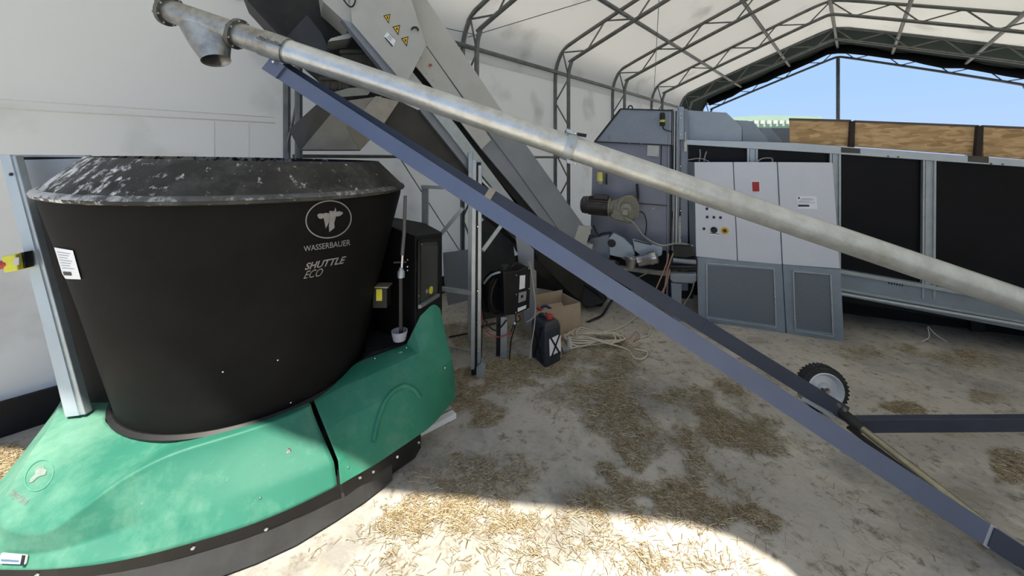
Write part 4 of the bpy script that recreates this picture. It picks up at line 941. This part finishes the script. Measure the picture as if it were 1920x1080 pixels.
# corner column with pipes
KQ = Pl((2.0, 4.3, 0), kn)
cc_ = thing('corner_column', 'bundle of grey pipes and posts between the housing and the container', 'column', KP(1275, 600, 0)*1)
ORG[cc_.name] = V((KP(1275, 450).x, KP(1275, 450).y, 0)); cc_.location = ORG[cc_.name]
def cq(nm, x0, x1, y0, y1, m, off=0., th=.05, dx=0): flat(nm, [KP(x0, y0, off), KP(x1, y0, off), KP(x1+dx, y1, off), KP(x0+dx, y1, off)], kn*th, m, cc_, bevel=.002)
cq('post', 1262, 1269, 208, 560, steel_dk, -.0, .05, -2); cq('post', 1270, 1275, 200, 560, hous, -.03, .05, -3); cq('post', 1277, 1290, 205, 545, hous, .02, .06, 0)
cq('strip', 1267, 1270, 365, 560, bucket_w, -.05, .02, -2); cq('strip', 1273, 1282, 200, 262, hous_lt, -.04, .04)
for x_, r_, m_ in ((1254, .014, hous), (1260, .012, steel_dk), (1265, .010, galv)):
    MB().tube([KP(x_, 205, -.04), KP(x_-1, 330, -.04), KP(x_-3, 560, -.04)], r_, 8).build('pipe', m_, cc_, smooth=True)
MB().lathe(KP(1285, 284, -.05), (0, 0, 1), [(0, .018), (.10, .016), (.11, .006), (.22, .005)], 12).build('aerial', bucket_w, cc_, smooth=True)
for y_ in (213, 222, 253, 312, 445, 395): bolt(KP(1276, y_, -.05), -kn, cc_, .008, .006)

# ------------------------------------------------------------------ machinery clutter under the housing
ms = thing('chain_drive', 'cluster of steel brackets with a silver geared motor under the grey housing', 'machinery', (1.7, 4.6, 0))
LP_ = Pl((1.3, 4.25, 0), kn)
def lq(nm, pts, th, m, off=0.0, **kw): return flat(nm, [LP_(x, y, off) for x, y in pts], kn*th, m, ms, **kw)
lq('side_bracket', [(1101, 455), (1110, 448), (1142, 440), (1143, 480), (1138, 505), (1104, 490)], .04, hous, .1, bevel=.003)
lq('cheek_plate', [(1142, 446), (1150, 437), (1168, 446), (1185, 462), (1190, 477), (1180, 484), (1158, 482), (1143, 478)], .05, hous_lt, -.05, bevel=.005)
MB().lathe(LP_(1147, 456, -.055), -kn, [(0, .045), (.004, .045)], 20).build('bore', black, ms)
MB().tube(smoothpath([LP_(1112, 422, -.03), LP_(1122, 442, -.03), LP_(1128, 438, -.03), LP_(1146, 436, -.03)], 4), .010, 6).build('rod', black, ms)
lq('guide_plate', [(1186, 448), (1242, 463), (1241, 478), (1228, 484), (1200, 478), (1190, 470)], .02, hous_lt, -.02, bevel=.003)
lq('guide_slot', [(1189, 450), (1222, 458), (1221, 460), (1189, 452)], .004, black, -.028)
m0 = LP_(1196, 490, -.15); m1 = LP_(1233, 481, -.15); gd = (m1-m0).normalized(); Lg = (m1-m0).length
MB().lathe(m0, gd, [(0, .055), (Lg*.55, .06), (Lg*.6, .068), (Lg*.95, .066), (Lg, .05)], 24).build('drive_motor', mat('silver_motor', (.5, .5, .5), .3, .9, .15, 20), ms, smooth=True)
MB().lathe(LP_(1184, 484, -.15), V((.1, 0, 1)), [(-.10, .045), (-.02, .06), (0, .07), (.015, .07), (.015, .055)], 24).build('gear_head', mat('silver_motor', (.5, .5, .5), .3, .9), ms, smooth=True)
lq('base_rail', [(1150, 498), (1240, 510), (1300, 512), (1300, 518), (1240, 517), (1160, 506)], .06, motor_bg, -.05, bevel=.003)
lq('base_rail', [(1130, 488), (1152, 492), (1160, 500), (1150, 506), (1128, 498)], .10, motor_bg, -.02, bevel=.006)
lq('bearing_block', [(1262, 462), (1296, 462), (1300, 480), (1285, 484), (1264, 480)], .10, steel_dk, -.02, bevel=.006)
lq('cross_beam', [(1250, 484), (1308, 486), (1308, 508), (1250, 506)], .1, steel_dk, .0, bevel=.004)
MB().tube([LP_(1262, 488, -.04), LP_(1305, 492, -.04)], .025, 14).build('shaft', steel_md, ms, smooth=True)
MB().tube([LP_(1256, 500, -.04), LP_(1305, 500, -.04)], .018, 14).build('shaft', steel_dk, ms, smooth=True)
lq('foot_cap', [(1256, 513), (1306, 514), (1306, 528), (1300, 532), (1262, 530), (1256, 524)], .12, hous, -.08, bevel=.01)
ft_ = [LP_(x, y, -.05) for x, y in ((1258, 530), (1278, 532), (1278, 574), (1261, 572))]; 
ft_[2].z = ft_[3].z = 0.0
flat('foot_post', ft_, kn*.08, hous, ms, bevel=.003)
lq('dark_back', [(1100, 470), (1300, 470), (1300, 560), (1240, 560), (1130, 530)], .02, black_matte, .35)
for k, pts in enumerate([[(1254, 476), (1248, 500), (1235, 530), (1226, 552)], [(1262, 475), (1252, 505), (1247, 535), (1241, 560)], [(1256, 505), (1250, 530), (1237, 556)]]):
    MB().tube(smoothpath([LP_(x, y, -.22) for x, y in pts], 5), .0065, 6).build('thin_pipe', cable_o, ms, smooth=True, label='bare copper-coloured pipe')
MB().tube(smoothpath([LP_(1302, 527, -.2), LP_(1295, 550, -.2), LP_(1278, 577, -.2)], 5), .006, 6).build('thin_pipe', motor_bg, ms, smooth=True)
MB().tube(smoothpath([LP_(1188, 526, -.1), LP_(1215, 512, -.1), LP_(1250, 508, -.1)], 5), .006, 6).build('cable', motor_bg, ms, smooth=True)
for i in range(14):
    x_ = random.uniform(1128, 1175); y_ = 486+(x_-1128)*.4+random.uniform(-6, 8)
    MB().box(LP_(x_, y_, random.uniform(-.12, 0)), kd*random.uniform(.01, .03), kn*random.uniform(.01, .03), V((0, 0, random.uniform(.006, .018)))).build('fitting', random.choice([motor_bg, steel_md, galv, steel_dk]), ms, bevel=.003)

# ------------------------------------------------------------------ control cabinet
cb = thing('control_cabinet', 'pale grey three-door control cabinet over perforated galvanised panels', 'cabinet', (2.5, 3.85, 0))
g0 = G(1310, 601); g1 = G(1582, 641); bd_ = (g1-g0); bd_.z = 0; bn = V((-bd_.y, bd_.x, 0)).normalized()
bn = bn if bn.y > 0 else -bn
BP = Pl(g0, bn)
def bq(nm, pts, th, m, off=0.0, par=None, **kw): return flat(nm, [BP(x, y, off) for x, y in pts], bn*th, m, par or cb, **kw)
bq('carcass', [(1308, 486), (1576, 505), (1581, 635), (1312, 598)], .17, cab_grey, .03)
bq('upper_carcass', [(1303, 306), (1560, 306), (1574, 502), (1309, 482)], .17, cab_grey, .03)
d1 = bq('door', [(1302, 304), (1374, 304), (1382, 489), (1305, 481)], .03, cab_white, .0, bevel=.004)
d2 = bq('door', [(1375.5, 304), (1456.5, 304), (1466, 496), (1383.5, 489)], .03, cab_white, .0, bevel=.004)
d3 = bq('door', [(1458.5, 304), (1561, 305), (1575, 504), (1468, 496)], .03, cab_white, .0, bevel=.004)
# tapered left cheek
flat('left_cheek', [BP(1289, 303, .22), BP(1303, 304, .0), BP(1308, 483, .0), BP(1294, 478, .22)], bn*.01, hous_lt, cb)
bq('lower_frame', [(1306, 482), (1466, 496), (1473, 625), (1310, 600)], .02, cab_grey, .005, bevel=.002)
bq('lower_frame', [(1467.5, 496), (1576, 505), (1583, 641), (1475, 625)], .02, cab_grey, .005, bevel=.002)
bq('perforated_panel', [(1327, 498), (1449, 508), (1452, 609), (1328, 592)], .004, perf, -.002)
bq('perforated_panel', [(1490, 512), (1556, 517), (1560, 625), (1493, 616)], .004, perf, -.002)
def frame_line(a, b_, c=galv): MB().bar(BP(*a, -.004), BP(*b_, -.004), .012, .018, bn).build('panel_strip', c, cb)
for a_, b_ in (((1325, 493), (1451, 503)), ((1451, 503), (1455, 612)), ((1326, 595), (1455, 613)), ((1325, 493), (1326, 595)), ((1487, 508), (1557, 514)), ((1557, 514), (1562, 629)), ((1491, 619), (1562, 630)), ((1487, 508), (1491, 619))): frame_line(a_, b_)
for x_, y_ in ((1326, 588), (1453, 557), (1454, 616), (1489, 600), (1487, 560), (1561, 625), (1560, 570), (1326, 520), (1328, 598)): bolt(BP(x_, y_, -.01), -bn, cb, .006, .005)
# door gaps are real gaps; details
sc_ = bq('red_display', [(1408.5, 339.5), (1424.5, 339.5), (1425.5, 360.5), (1409.5, 360)], .006, white, -.006, d2)
bq('display_face', [(1410, 341), (1423.5, 341), (1424, 359), (1411, 359)], .003, mat('display_red', (.42, .012, .015), .3), -.009, sc_)
for k in range(4): bq('display_row', [(1411.5, 343.5+4*k), (1422.5, 343.5+4*k), (1422.5, 344.2+4*k), (1411.5, 344.2+4*k)], .001, mat('display_dark', (.18, .005, .008), .3), -.0105, sc_)
for x_, y_ in ((1325.5, 391.5), (1326, 407), (1338.5, 407.5), (1351, 408), (1320, 429)):
    bt_ = bq('push_button', [(x_-2.3, y_-2.3), (x_+2.3, y_-2.3), (x_+2.3, y_+2.3), (x_-2.3, y_+2.3)], .008, black, -.008, d1, bevel=.001)
MB().lathe(BP(1338.5, 431, 0), -bn, [(0, .032), (.012, .032), (.012, .022), (.03, .020)], 20).build('rotary_switch', black, d1)
bq('switch_label', [(1331, 436), (1350, 437), (1350, 442), (1331, 440.5)], .003, white, -.003, d1)
bq('switch_stripe', [(1331, 436.5), (1351, 438.6), (1349, 439.6), (1331, 437.6)], .002, black, -.004, d1)
MB().lathe(BP(1359, 432.5, 0), -bn, [(0, .036), (.003, .036)], 24).build('stop_button_plate', warn, d1)
MB().lathe(BP(1359, 432.5, -.003), -bn, [(0, .018), (.02, .016), (.02, 0)], 20).build('stop_button', motor_dk, d1)
lbq = bq('notice_label', [(1494, 368), (1531, 368.5), (1532.5, 392), (1496, 391)], .003, white, -.003, d3)
bq('print_bar', [(1496.5, 383.5), (1517, 384), (1518, 387.5), (1497, 387.5)], .002, mat('navy_ink', (.02, .025, .08), .5), -.0045, lbq)
bq('print_dot', [(1496.5, 369.5), (1499.5, 369.5), (1499.5, 373), (1496.5, 373)], .002, mat('navy_ink', (.02, .025, .08), .5), -.0045, lbq)
for k, (xa, xb) in enumerate(((1503, 1523), (1500, 1526), (1497, 1519), (1497, 1528))): bq('print_line', [(xa, 372+2.6*k), (xb, 372+2.6*k), (xb, 372.7+2.6*k), (xa, 372.7+2.6*k)], .002, ink, -.0045, lbq)
for pts in ([(1311, 303), (1313, 290), (1312, 280)], [(1320, 303), (1322, 292), (1325, 284)], [(1290, 300), (1312, 297), (1330, 303)], [(1420, 303), (1430, 297), (1447, 297), (1448, 305)]):
    MB().tube(smoothpath([BP(x, y, .15) for x, y in pts], 4), .006, 6).build('cable', mat('grey_cable', (.33, .32, .28), .6), cb, smooth=True)

# ------------------------------------------------------------------ power box on its post with a cable reel
pbx = thing('power_box', 'black electrical box with a side cable reel on a galvanised post', 'electrical box', (0, 3.2, 0))
YP = 3.25
ORG[pbx.name] = V((P(945, 690, YP).x, YP, 0)); pbx.location = ORG[pbx.name]
fA, fB = P(944, 592, YP-.05), P(994, 578, YP+.10)
fn2 = V((fB.x-fA.x, fB.y-fA.y, 0)).cross(V((0, 0, 1))).normalized(); fn2 = fn2 if fn2.y < 0 else -fn2
FP = Pl(fA, fn2)
flat('enclosure', [FP(x, y) for x, y in ((944, 510), (968, 509), (991, 500), (995, 506), (993, 578), (967, 590), (946, 590))], -fn2*.14, black, pbx, bevel=.006)
for pts, m_ in (([(975, 517), (985, 516), (984, 540), (974, 543)], white), ([(973, 549), (987, 546), (986, 563), (972, 568)], mat('label_grey', (.32, .32, .32), .5)), ([(971, 578), (987, 572), (986, 578), (971, 585)], white)):
    flat('label', [FP(x, y, .004) for x, y in pts], -fn2*.003, m_, pbx)
flat('label_mark', [FP(x, y, .007) for x, y in ((977, 554), (981, 553), (981, 558), (977, 559))], -fn2*.002, black, pbx)
for x_, y_ in ((968, 516), (968, 552), (967, 586), (991, 504), (992, 541), (990, 580)): bolt(FP(x_, y_, .003), fn2, pbx, .006, .005)
MB().tube(smoothpath([FP(957, 503, -.05), FP(968, 494, -.05), FP(980, 498, -.05), FP(984, 503, -.05)], 5), .010, 8).build('handle', black, pbx, smooth=True)
MB().lathe(FP(946, 502, -.05), (0, 0, 1), [(-.02, .03), (.02, .035), (.03, .02)], 14).build('cap', steel_dk, pbx)
rc = P(928, 548, YP+.08); rax = V((.85, -.5, 0)).normalized()
rl = MB().lathe(rc, rax, [(-.05, .04), (-.05, .175), (-.04, .175), (-.04, .10), (.04, .10), (.04, .175), (.05, .175), (.05, .04)], 36, closed=True).build('cable_reel', black, pbx, smooth=True, label='round black cable reel')
MB().tube([rc+rax*.05+(rax.cross(V((0, 0, 1)))*math.cos(t)+V((0, 0, 1))*math.sin(t))*.14 for t in [2*math.pi*i/30 for i in range(30)]], .012, 8, closed=True).build('reel_rib', steel_dk, rl, smooth=True)
MB().tube(smoothpath([P(907, 532, YP), P(921, 516, YP), P(943, 509, YP)], 3), .010, 8).build('reel_frame', galv, pbx, smooth=True)
pA = P(945, 595, YP); MB().channel(V((pA.x, YP, pA.z)), V((pA.x-.005, YP, 0)), .055, .05, .004, (1, 0, 0), (0, 1, 0)).build('post', galv, pbx, bevel=.001)
MB().channel(V((pA.x-.04, YP+.04, pA.z)), V((pA.x-.045, YP+.04, 0)), .05, .05, .004, (1, 0, 0), (0, 1, 0)).build('post', steel_dk, pbx, bevel=.001)
for cpts, m_, r_ in (([(903, 540), (902, 580), (912, 620), (935, 632), (960, 624)], red, .004), ([(905, 560), (910, 600), (930, 620), (950, 600)], black, .006), ([(910, 590), (905, 610), (903, 650), (904, 690)], steel_dk, .004),
                     ([(967, 590), (966, 610), (958, 640), (955, 680)], black, .006), ([(972, 590), (975, 600), (965, 606), (958, 622)], steel_dk, .005)):
    MB().tube(smoothpath([P(x, y, YP-.02) for x, y in cpts], 6), r_, 6).build('lead', m_, pbx, smooth=True)
MB().lathe(P(965, 606, YP-.03), (0, 0, 1), [(-.008, .008), (.008, .008)], 10).build('lead_tip', white, pbx)
MB().tube(smoothpath([P(985, 492, YP+.1), P(993, 494, YP), P(998, 520, YP-.05), P(1003, 560, YP-.05), P(1004, 580, YP-.05), P(1000, 595, YP-.05), P(988, 604, YP-.05)], 6), .006, 8).build('white_lead', mat('grey_cable', (.33, .32, .28), .6), pbx, smooth=True)
MB().tube(smoothpath([P(1004, 578, YP-.08), P(1002, 610, YP-.12), P(996, 650, YP-.17), P(994, 672, YP-.2)], 6), .005, 8).build('white_lead', mat('grey_cable', (.33, .32, .28), .6), pbx, smooth=True)
# jerrycan
jc = thing('jerrycan', 'blue-black plastic jerrycan with red cap and crossed-out white label', 'canister', G(1022, 690))
ja, jb_, jcx = G(996, 668), G(1022, 693), G(1052, 678)
u1 = (jb_-ja); u2 = (jcx-jb_); hgt = .35
def jbox(z, ins=0.0):
    c = (ja+jcx)/2; return [c+(p-c)*(1-ins)+V((0, 0, z)) for p in (ja, jb_, jcx, ja+jcx-jb_)]
v, f = loft([jbox(0, .05), jbox(.02, 0), jbox(hgt*.86, 0), jbox(hgt*.95, .10), jbox(hgt, .22)], cap0=True, cap1=True); body = M('body', v, f, jerry, jc, bevel=.018, seg=4)
ctp = (ja+jcx)/2+V((0, 0, hgt))
nrm2 = u2.cross(V((0, 0, 1))).normalized(); nrm2 = nrm2 if nrm2.y < 0 else -nrm2
JP = Pl(jb_, nrm2); jl = flat('label', [JP(x, y, .003) for x, y in ((1030, 636), (1051, 626), (1052, 658), (1031, 668))], -nrm2*.002, white, jc)
for (a_, b_) in (((1033, 634), (1050, 663)), ((1050, 626), (1034, 670))):
    MB().bar(JP(*a_, .006), JP(*b_, .006), .015, .003, nrm2).build('cross_mark', black, jl)
MB().lathe(ctp+V((.03, -.01, -.01)), (0, 0, 1), [(0, .03), (.035, .03), (.04, .025)], 18).build('cap', red, jc, smooth=True)
MB().tube(smoothpath([ctp+V((-.07, .03, -.02)), ctp+V((-.05, .02, .02)), ctp+V((-.01, .0, .025)), ctp+V((.0, -.0, -.01))], 4), .012, 8).build('grip', jerry, jc, smooth=True)
for (a_, b_) in (((1001, 618), (1018, 680)), ((1016, 612), (1000, 670))):
    n3 = u1.cross(V((0, 0, 1))).normalized(); n3 = n3 if n3.y < 0 else -n3; J2 = Pl(ja, n3); MB().bar(J2(*a_, .003), J2(*b_, .003), .02, .006, n3).build('side_rib', black, jc)
# cardboard box
bxt = thing('cardboard_box', 'open brown cardboard box with odds and ends behind the jerrycan', 'box', G(1050, 625))
b0, b1 = G(1005, 640), G(1089, 618); ud = (b1-b0); vd = V((-ud.y, ud.x, 0)).normalized()*.32; H = .27
lean = V((0, 0, 0))
def wallp(nm, p, q_, z0, z1, th): return flat(nm, [p+V((0, 0, z0)), q_+V((0, 0, z0)), q_+V((0, 0, z1)), p+V((0, 0, z1))], th, cardboard, bxt)
tn = vd.normalized()*.006
wallp('front_panel', b0, b1, 0, H, tn); wallp('back_panel', b0+vd, b1+vd, 0, H+.03, -tn); wallp('left_panel', b0, b0+vd, 0, H, ud.normalized()*.006); wallp('right_panel', b1, b1+vd, 0, H, -ud.normalized()*.006)
flat('bottom_panel', [b0, b1, b1+vd, b0+vd], V((0, 0, .006)), cardboard, bxt)
for k, (m_, n__, lab) in enumerate(((mat('blue_grip', (.03, .05, .16), .5), 'hand_tool', 'blue-handled tool lying in the cardboard box'), (red, 'hand_tool', 'red-handled tool lying in the cardboard box'))):
    c = b0+ud*(.4-.2*k)+vd*.5+V((0, 0, .20)); MB().tube(smoothpath([c+V((-.06, 0, 0)), c+V((0, .02, .03)), c+V((.07, -.01, .0))], 4), .014, 8).build(n__, m_, label=lab, cat='tool', smooth=True)
flat('packing_board', [b0+ud*.05+vd*.1+V((0, 0, .008)), b0+ud*.9+vd*.1+V((0, 0, .008)), b0+ud*.9+vd*.8+V((0, 0, .19)), b0+ud*.05+vd*.8+V((0, 0, .19))], V((0, 0, .01)), cardboard, bxt)
# cable heap
mb = MB(); cb_c = G(1125, 643); pts = []
for i in range(60):
    a_ = i*.62; rr = .10+.05*math.sin(i*1.3); pts.append(cb_c+V((-.05+.22*math.cos(a_)+.06*math.sin(i*.7), rr*1.1*math.sin(a_), .022+.02*abs(math.sin(i*.9))+.0007*i)))
path = [G(1070, 655, .02), G(1085, 650, .02)]+pts+[G(1175, 655, .01), G(1190, 672, .01), G(1207, 672, .01), G(1213, 660, .01), G(1190, 655, .01)]
MB().tube(smoothpath(path, 5), .0065, 6).build('extension_cable', cable_w, smooth=True, label='heap of cream cable coiled on the straw beside the cardboard box', cat='cable')
MB().tube(smoothpath([G(1062, 632, .01), G(1110, 626, .01), G(1150, 619, .01), G(1175, 608, .01), G(1195, 592, .01)], 6), .0055, 6).build('power_cable', cable_w, smooth=True, label='single cream cable running right along the floor to the auger leg', cat='cable')
MB().tube(smoothpath([G(1200, 634, .01), G(1216, 628, .01), G(1218, 615, .01), G(1208, 606, .01)], 6), .0055, 6).build('power_cable', cable_w, smooth=True, label='short curved cream cable end against the auger leg', cat='cable')
MB().tube(smoothpath([G(1728, 640, .02), G(1742, 632, .06), G(1740, 612, .12), G(1752, 625, .06), G(1775, 641, .02)], 6), .004, 6).build('cable_tail', bucket_w, smooth=True, label='thin pale cable tail sticking up under the container', cat='cable')
MB().tube(smoothpath([G(1180, 635, .01), G(1192, 622, .02), G(1200, 632, .01), G(1188, 640, .01), G(1196, 630, .02)], 6), .004, 6).build('red_wire', cable_o, smooth=True, label='small tangle of reddish wire on the floor right of the cable heap', cat='wire')
pl_ = MB().lathe(G(1068, 655, .0)+V((0, 0, .05)), (0, 0, 1), [(-.05, .025), (.01, .025), (.03, .018), (.05, .018)], 16).build('cable_plug', bucket_w, smooth=True, label='pale grey plug standing at the end of the cable heap', cat='plug')
MB().tube([G(1054, 656, .04), G(1066, 655, .04)], .022, 12).build('coupling', mat('coupling_grey', (.22, .23, .23), .5), smooth=True, label='grey cable socket lying beside the pale plug', cat='socket')
MB().tube(smoothpath([G(842, 632, .02), G(880, 624, .02), G(905, 612, .02), G(930, 606, .02)], 5), .008, 8).build('black_hose', black, smooth=True, label='dark hose on the straw behind the stand leg', cat='hose')
MB().tube([G(845, 650, .03), G(882, 659, .03)], .008, 8).build('thin_rod', galv, label='thin grey rod on the straw left of the stand leg', cat='rod')
MB().tube(smoothpath([P(1090, 610, 4.0), G(1110, 600, .02), G(1130, 590, .02), G(1142, 570, .02), G(1148, 562, .03)], 5), .012, 8).build('dark_hose', black, smooth=True, label='black hose curving on the floor under the conveyor foot', cat='hose')

# ------------------------------------------------------------------ straw
from mathutils import noise as mnoise
def scatter(name, blobs, label, lo=.014, hi=.05, pile=0.0, cat='straw', wid=(.0006, .0014), clump=True):
    vv, ff = [], []
    for (px, py, rx, ry, n_) in blobs:
        n_ = int(n_*1.45); got = 0; tries = 0
        while got < n_ and tries < n_*6:
            tries += 1
            x_ = px+rx*1.9*random.uniform(-1, 1); y_ = py+ry*1.9*random.uniform(-1, 1)
            rr_ = math.hypot((x_-px)/(rx*1.9), (y_-py)/(ry*1.9))
            if y_ < 575 or y_ > 1150: continue
            g_ = G(x_, y_)
            if clump:
                k_ = mnoise.noise(V((g_.x*3.2, g_.y*3.2, .3)))*.55+mnoise.noise(V((g_.x*9, g_.y*9, 1.3)))*.45
                if k_*1.1+.50-rr_*.62 < random.uniform(-.12, .55): continue
            elif rr_ > 1: continue
            got += 1
            p = G(x_, y_)
            a_ = random.uniform(0, math.pi*2); L = random.uniform(lo, hi); w_ = random.uniform(*wid)
            u = V((math.cos(a_), math.sin(a_), random.uniform(-.12, .12))); s_ = V((-u.y, u.x, 0))
            z = .003+random.random()*.008+random.random()*pile
            c = p+V((0, 0, z+abs(u.z)*L/2)); k = len(vv)
            for e_, dz_ in ((-.5, 0), (0, random.uniform(0, .004)), (.5, 0)):
                q_ = c+u*L*e_+V((0, 0, dz_)); vv.extend([q_+s_*w_, q_-s_*w_, q_+V((0, 0, w_*1.4))])
            for i in range(2):
                b0_ = k+i*3; ff.extend([(b0_, b0_+1, b0_+4, b0_+3), (b0_+1, b0_+2, b0_+5, b0_+4), (b0_+2, b0_, b0_+3, b0_+5)])
            ff.extend([(k, k+2, k+1), (k+6, k+7, k+8)])
    return M(name, vv, ff, straw_m, kind='stuff', recalc=False, label=label, cat=cat)
scatter('loose_straw', [(880, 745, 35, 30, 1400), (960, 705, 70, 28, 2600), (1060, 690, 60, 30, 1500), (890, 640, 40, 30, 1500), (1040, 640, 70, 18, 900), (1130, 670, 50, 20, 900),
    (1060, 740, 70, 25, 900), (1150, 760, 35, 40, 800), (1180, 840, 40, 45, 1300), (1170, 910, 50, 30, 1000), (1290, 745, 55, 18, 700), (1360, 740, 40, 12, 300), (1380, 825, 70, 25, 1700), (1330, 800, 40, 20, 600),
    (1300, 900, 60, 20, 500), (1430, 975, 50, 14, 600), (1330, 950, 90, 25, 700), (860, 890, 50, 20, 350), (960, 900, 60, 25, 400), (800, 970, 70, 22, 700), (920, 965, 60, 20, 450), (1090, 960, 80, 20, 300), (700, 1010, 80, 30, 130),
    (900, 1040, 160, 30, 260), (1180, 1040, 120, 30, 200), (1300, 1060, 80, 20, 120), (1400, 880, 100, 60, 150), (1200, 1000, 250, 60, 250), (1180, 720, 60, 60, 500)],
    'chopped yellow straw strewn over the concrete around the machine and stand')
scatter('straw_litter', [(1690, 768, 30, 7, 450), (1900, 870, 22, 20, 500), (1640, 660, 50, 9, 400), (1740, 668, 50, 8, 350), (1840, 680, 40, 8, 200), (1760, 800, 60, 12, 120), (1880, 740, 30, 10, 150), (1720, 870, 30, 15, 150), (1450, 690, 80, 20, 100), (1650, 1000, 120, 50, 60)],
    'thin litter of straw on the floor right of the auger leg')
scatter('straw_heap', [(10, 880, 22, 16, 2600), (-20, 885, 25, 20, 1800)], 'heap of bright straw on the floor left of the green nose', pile=.05, clump=False)
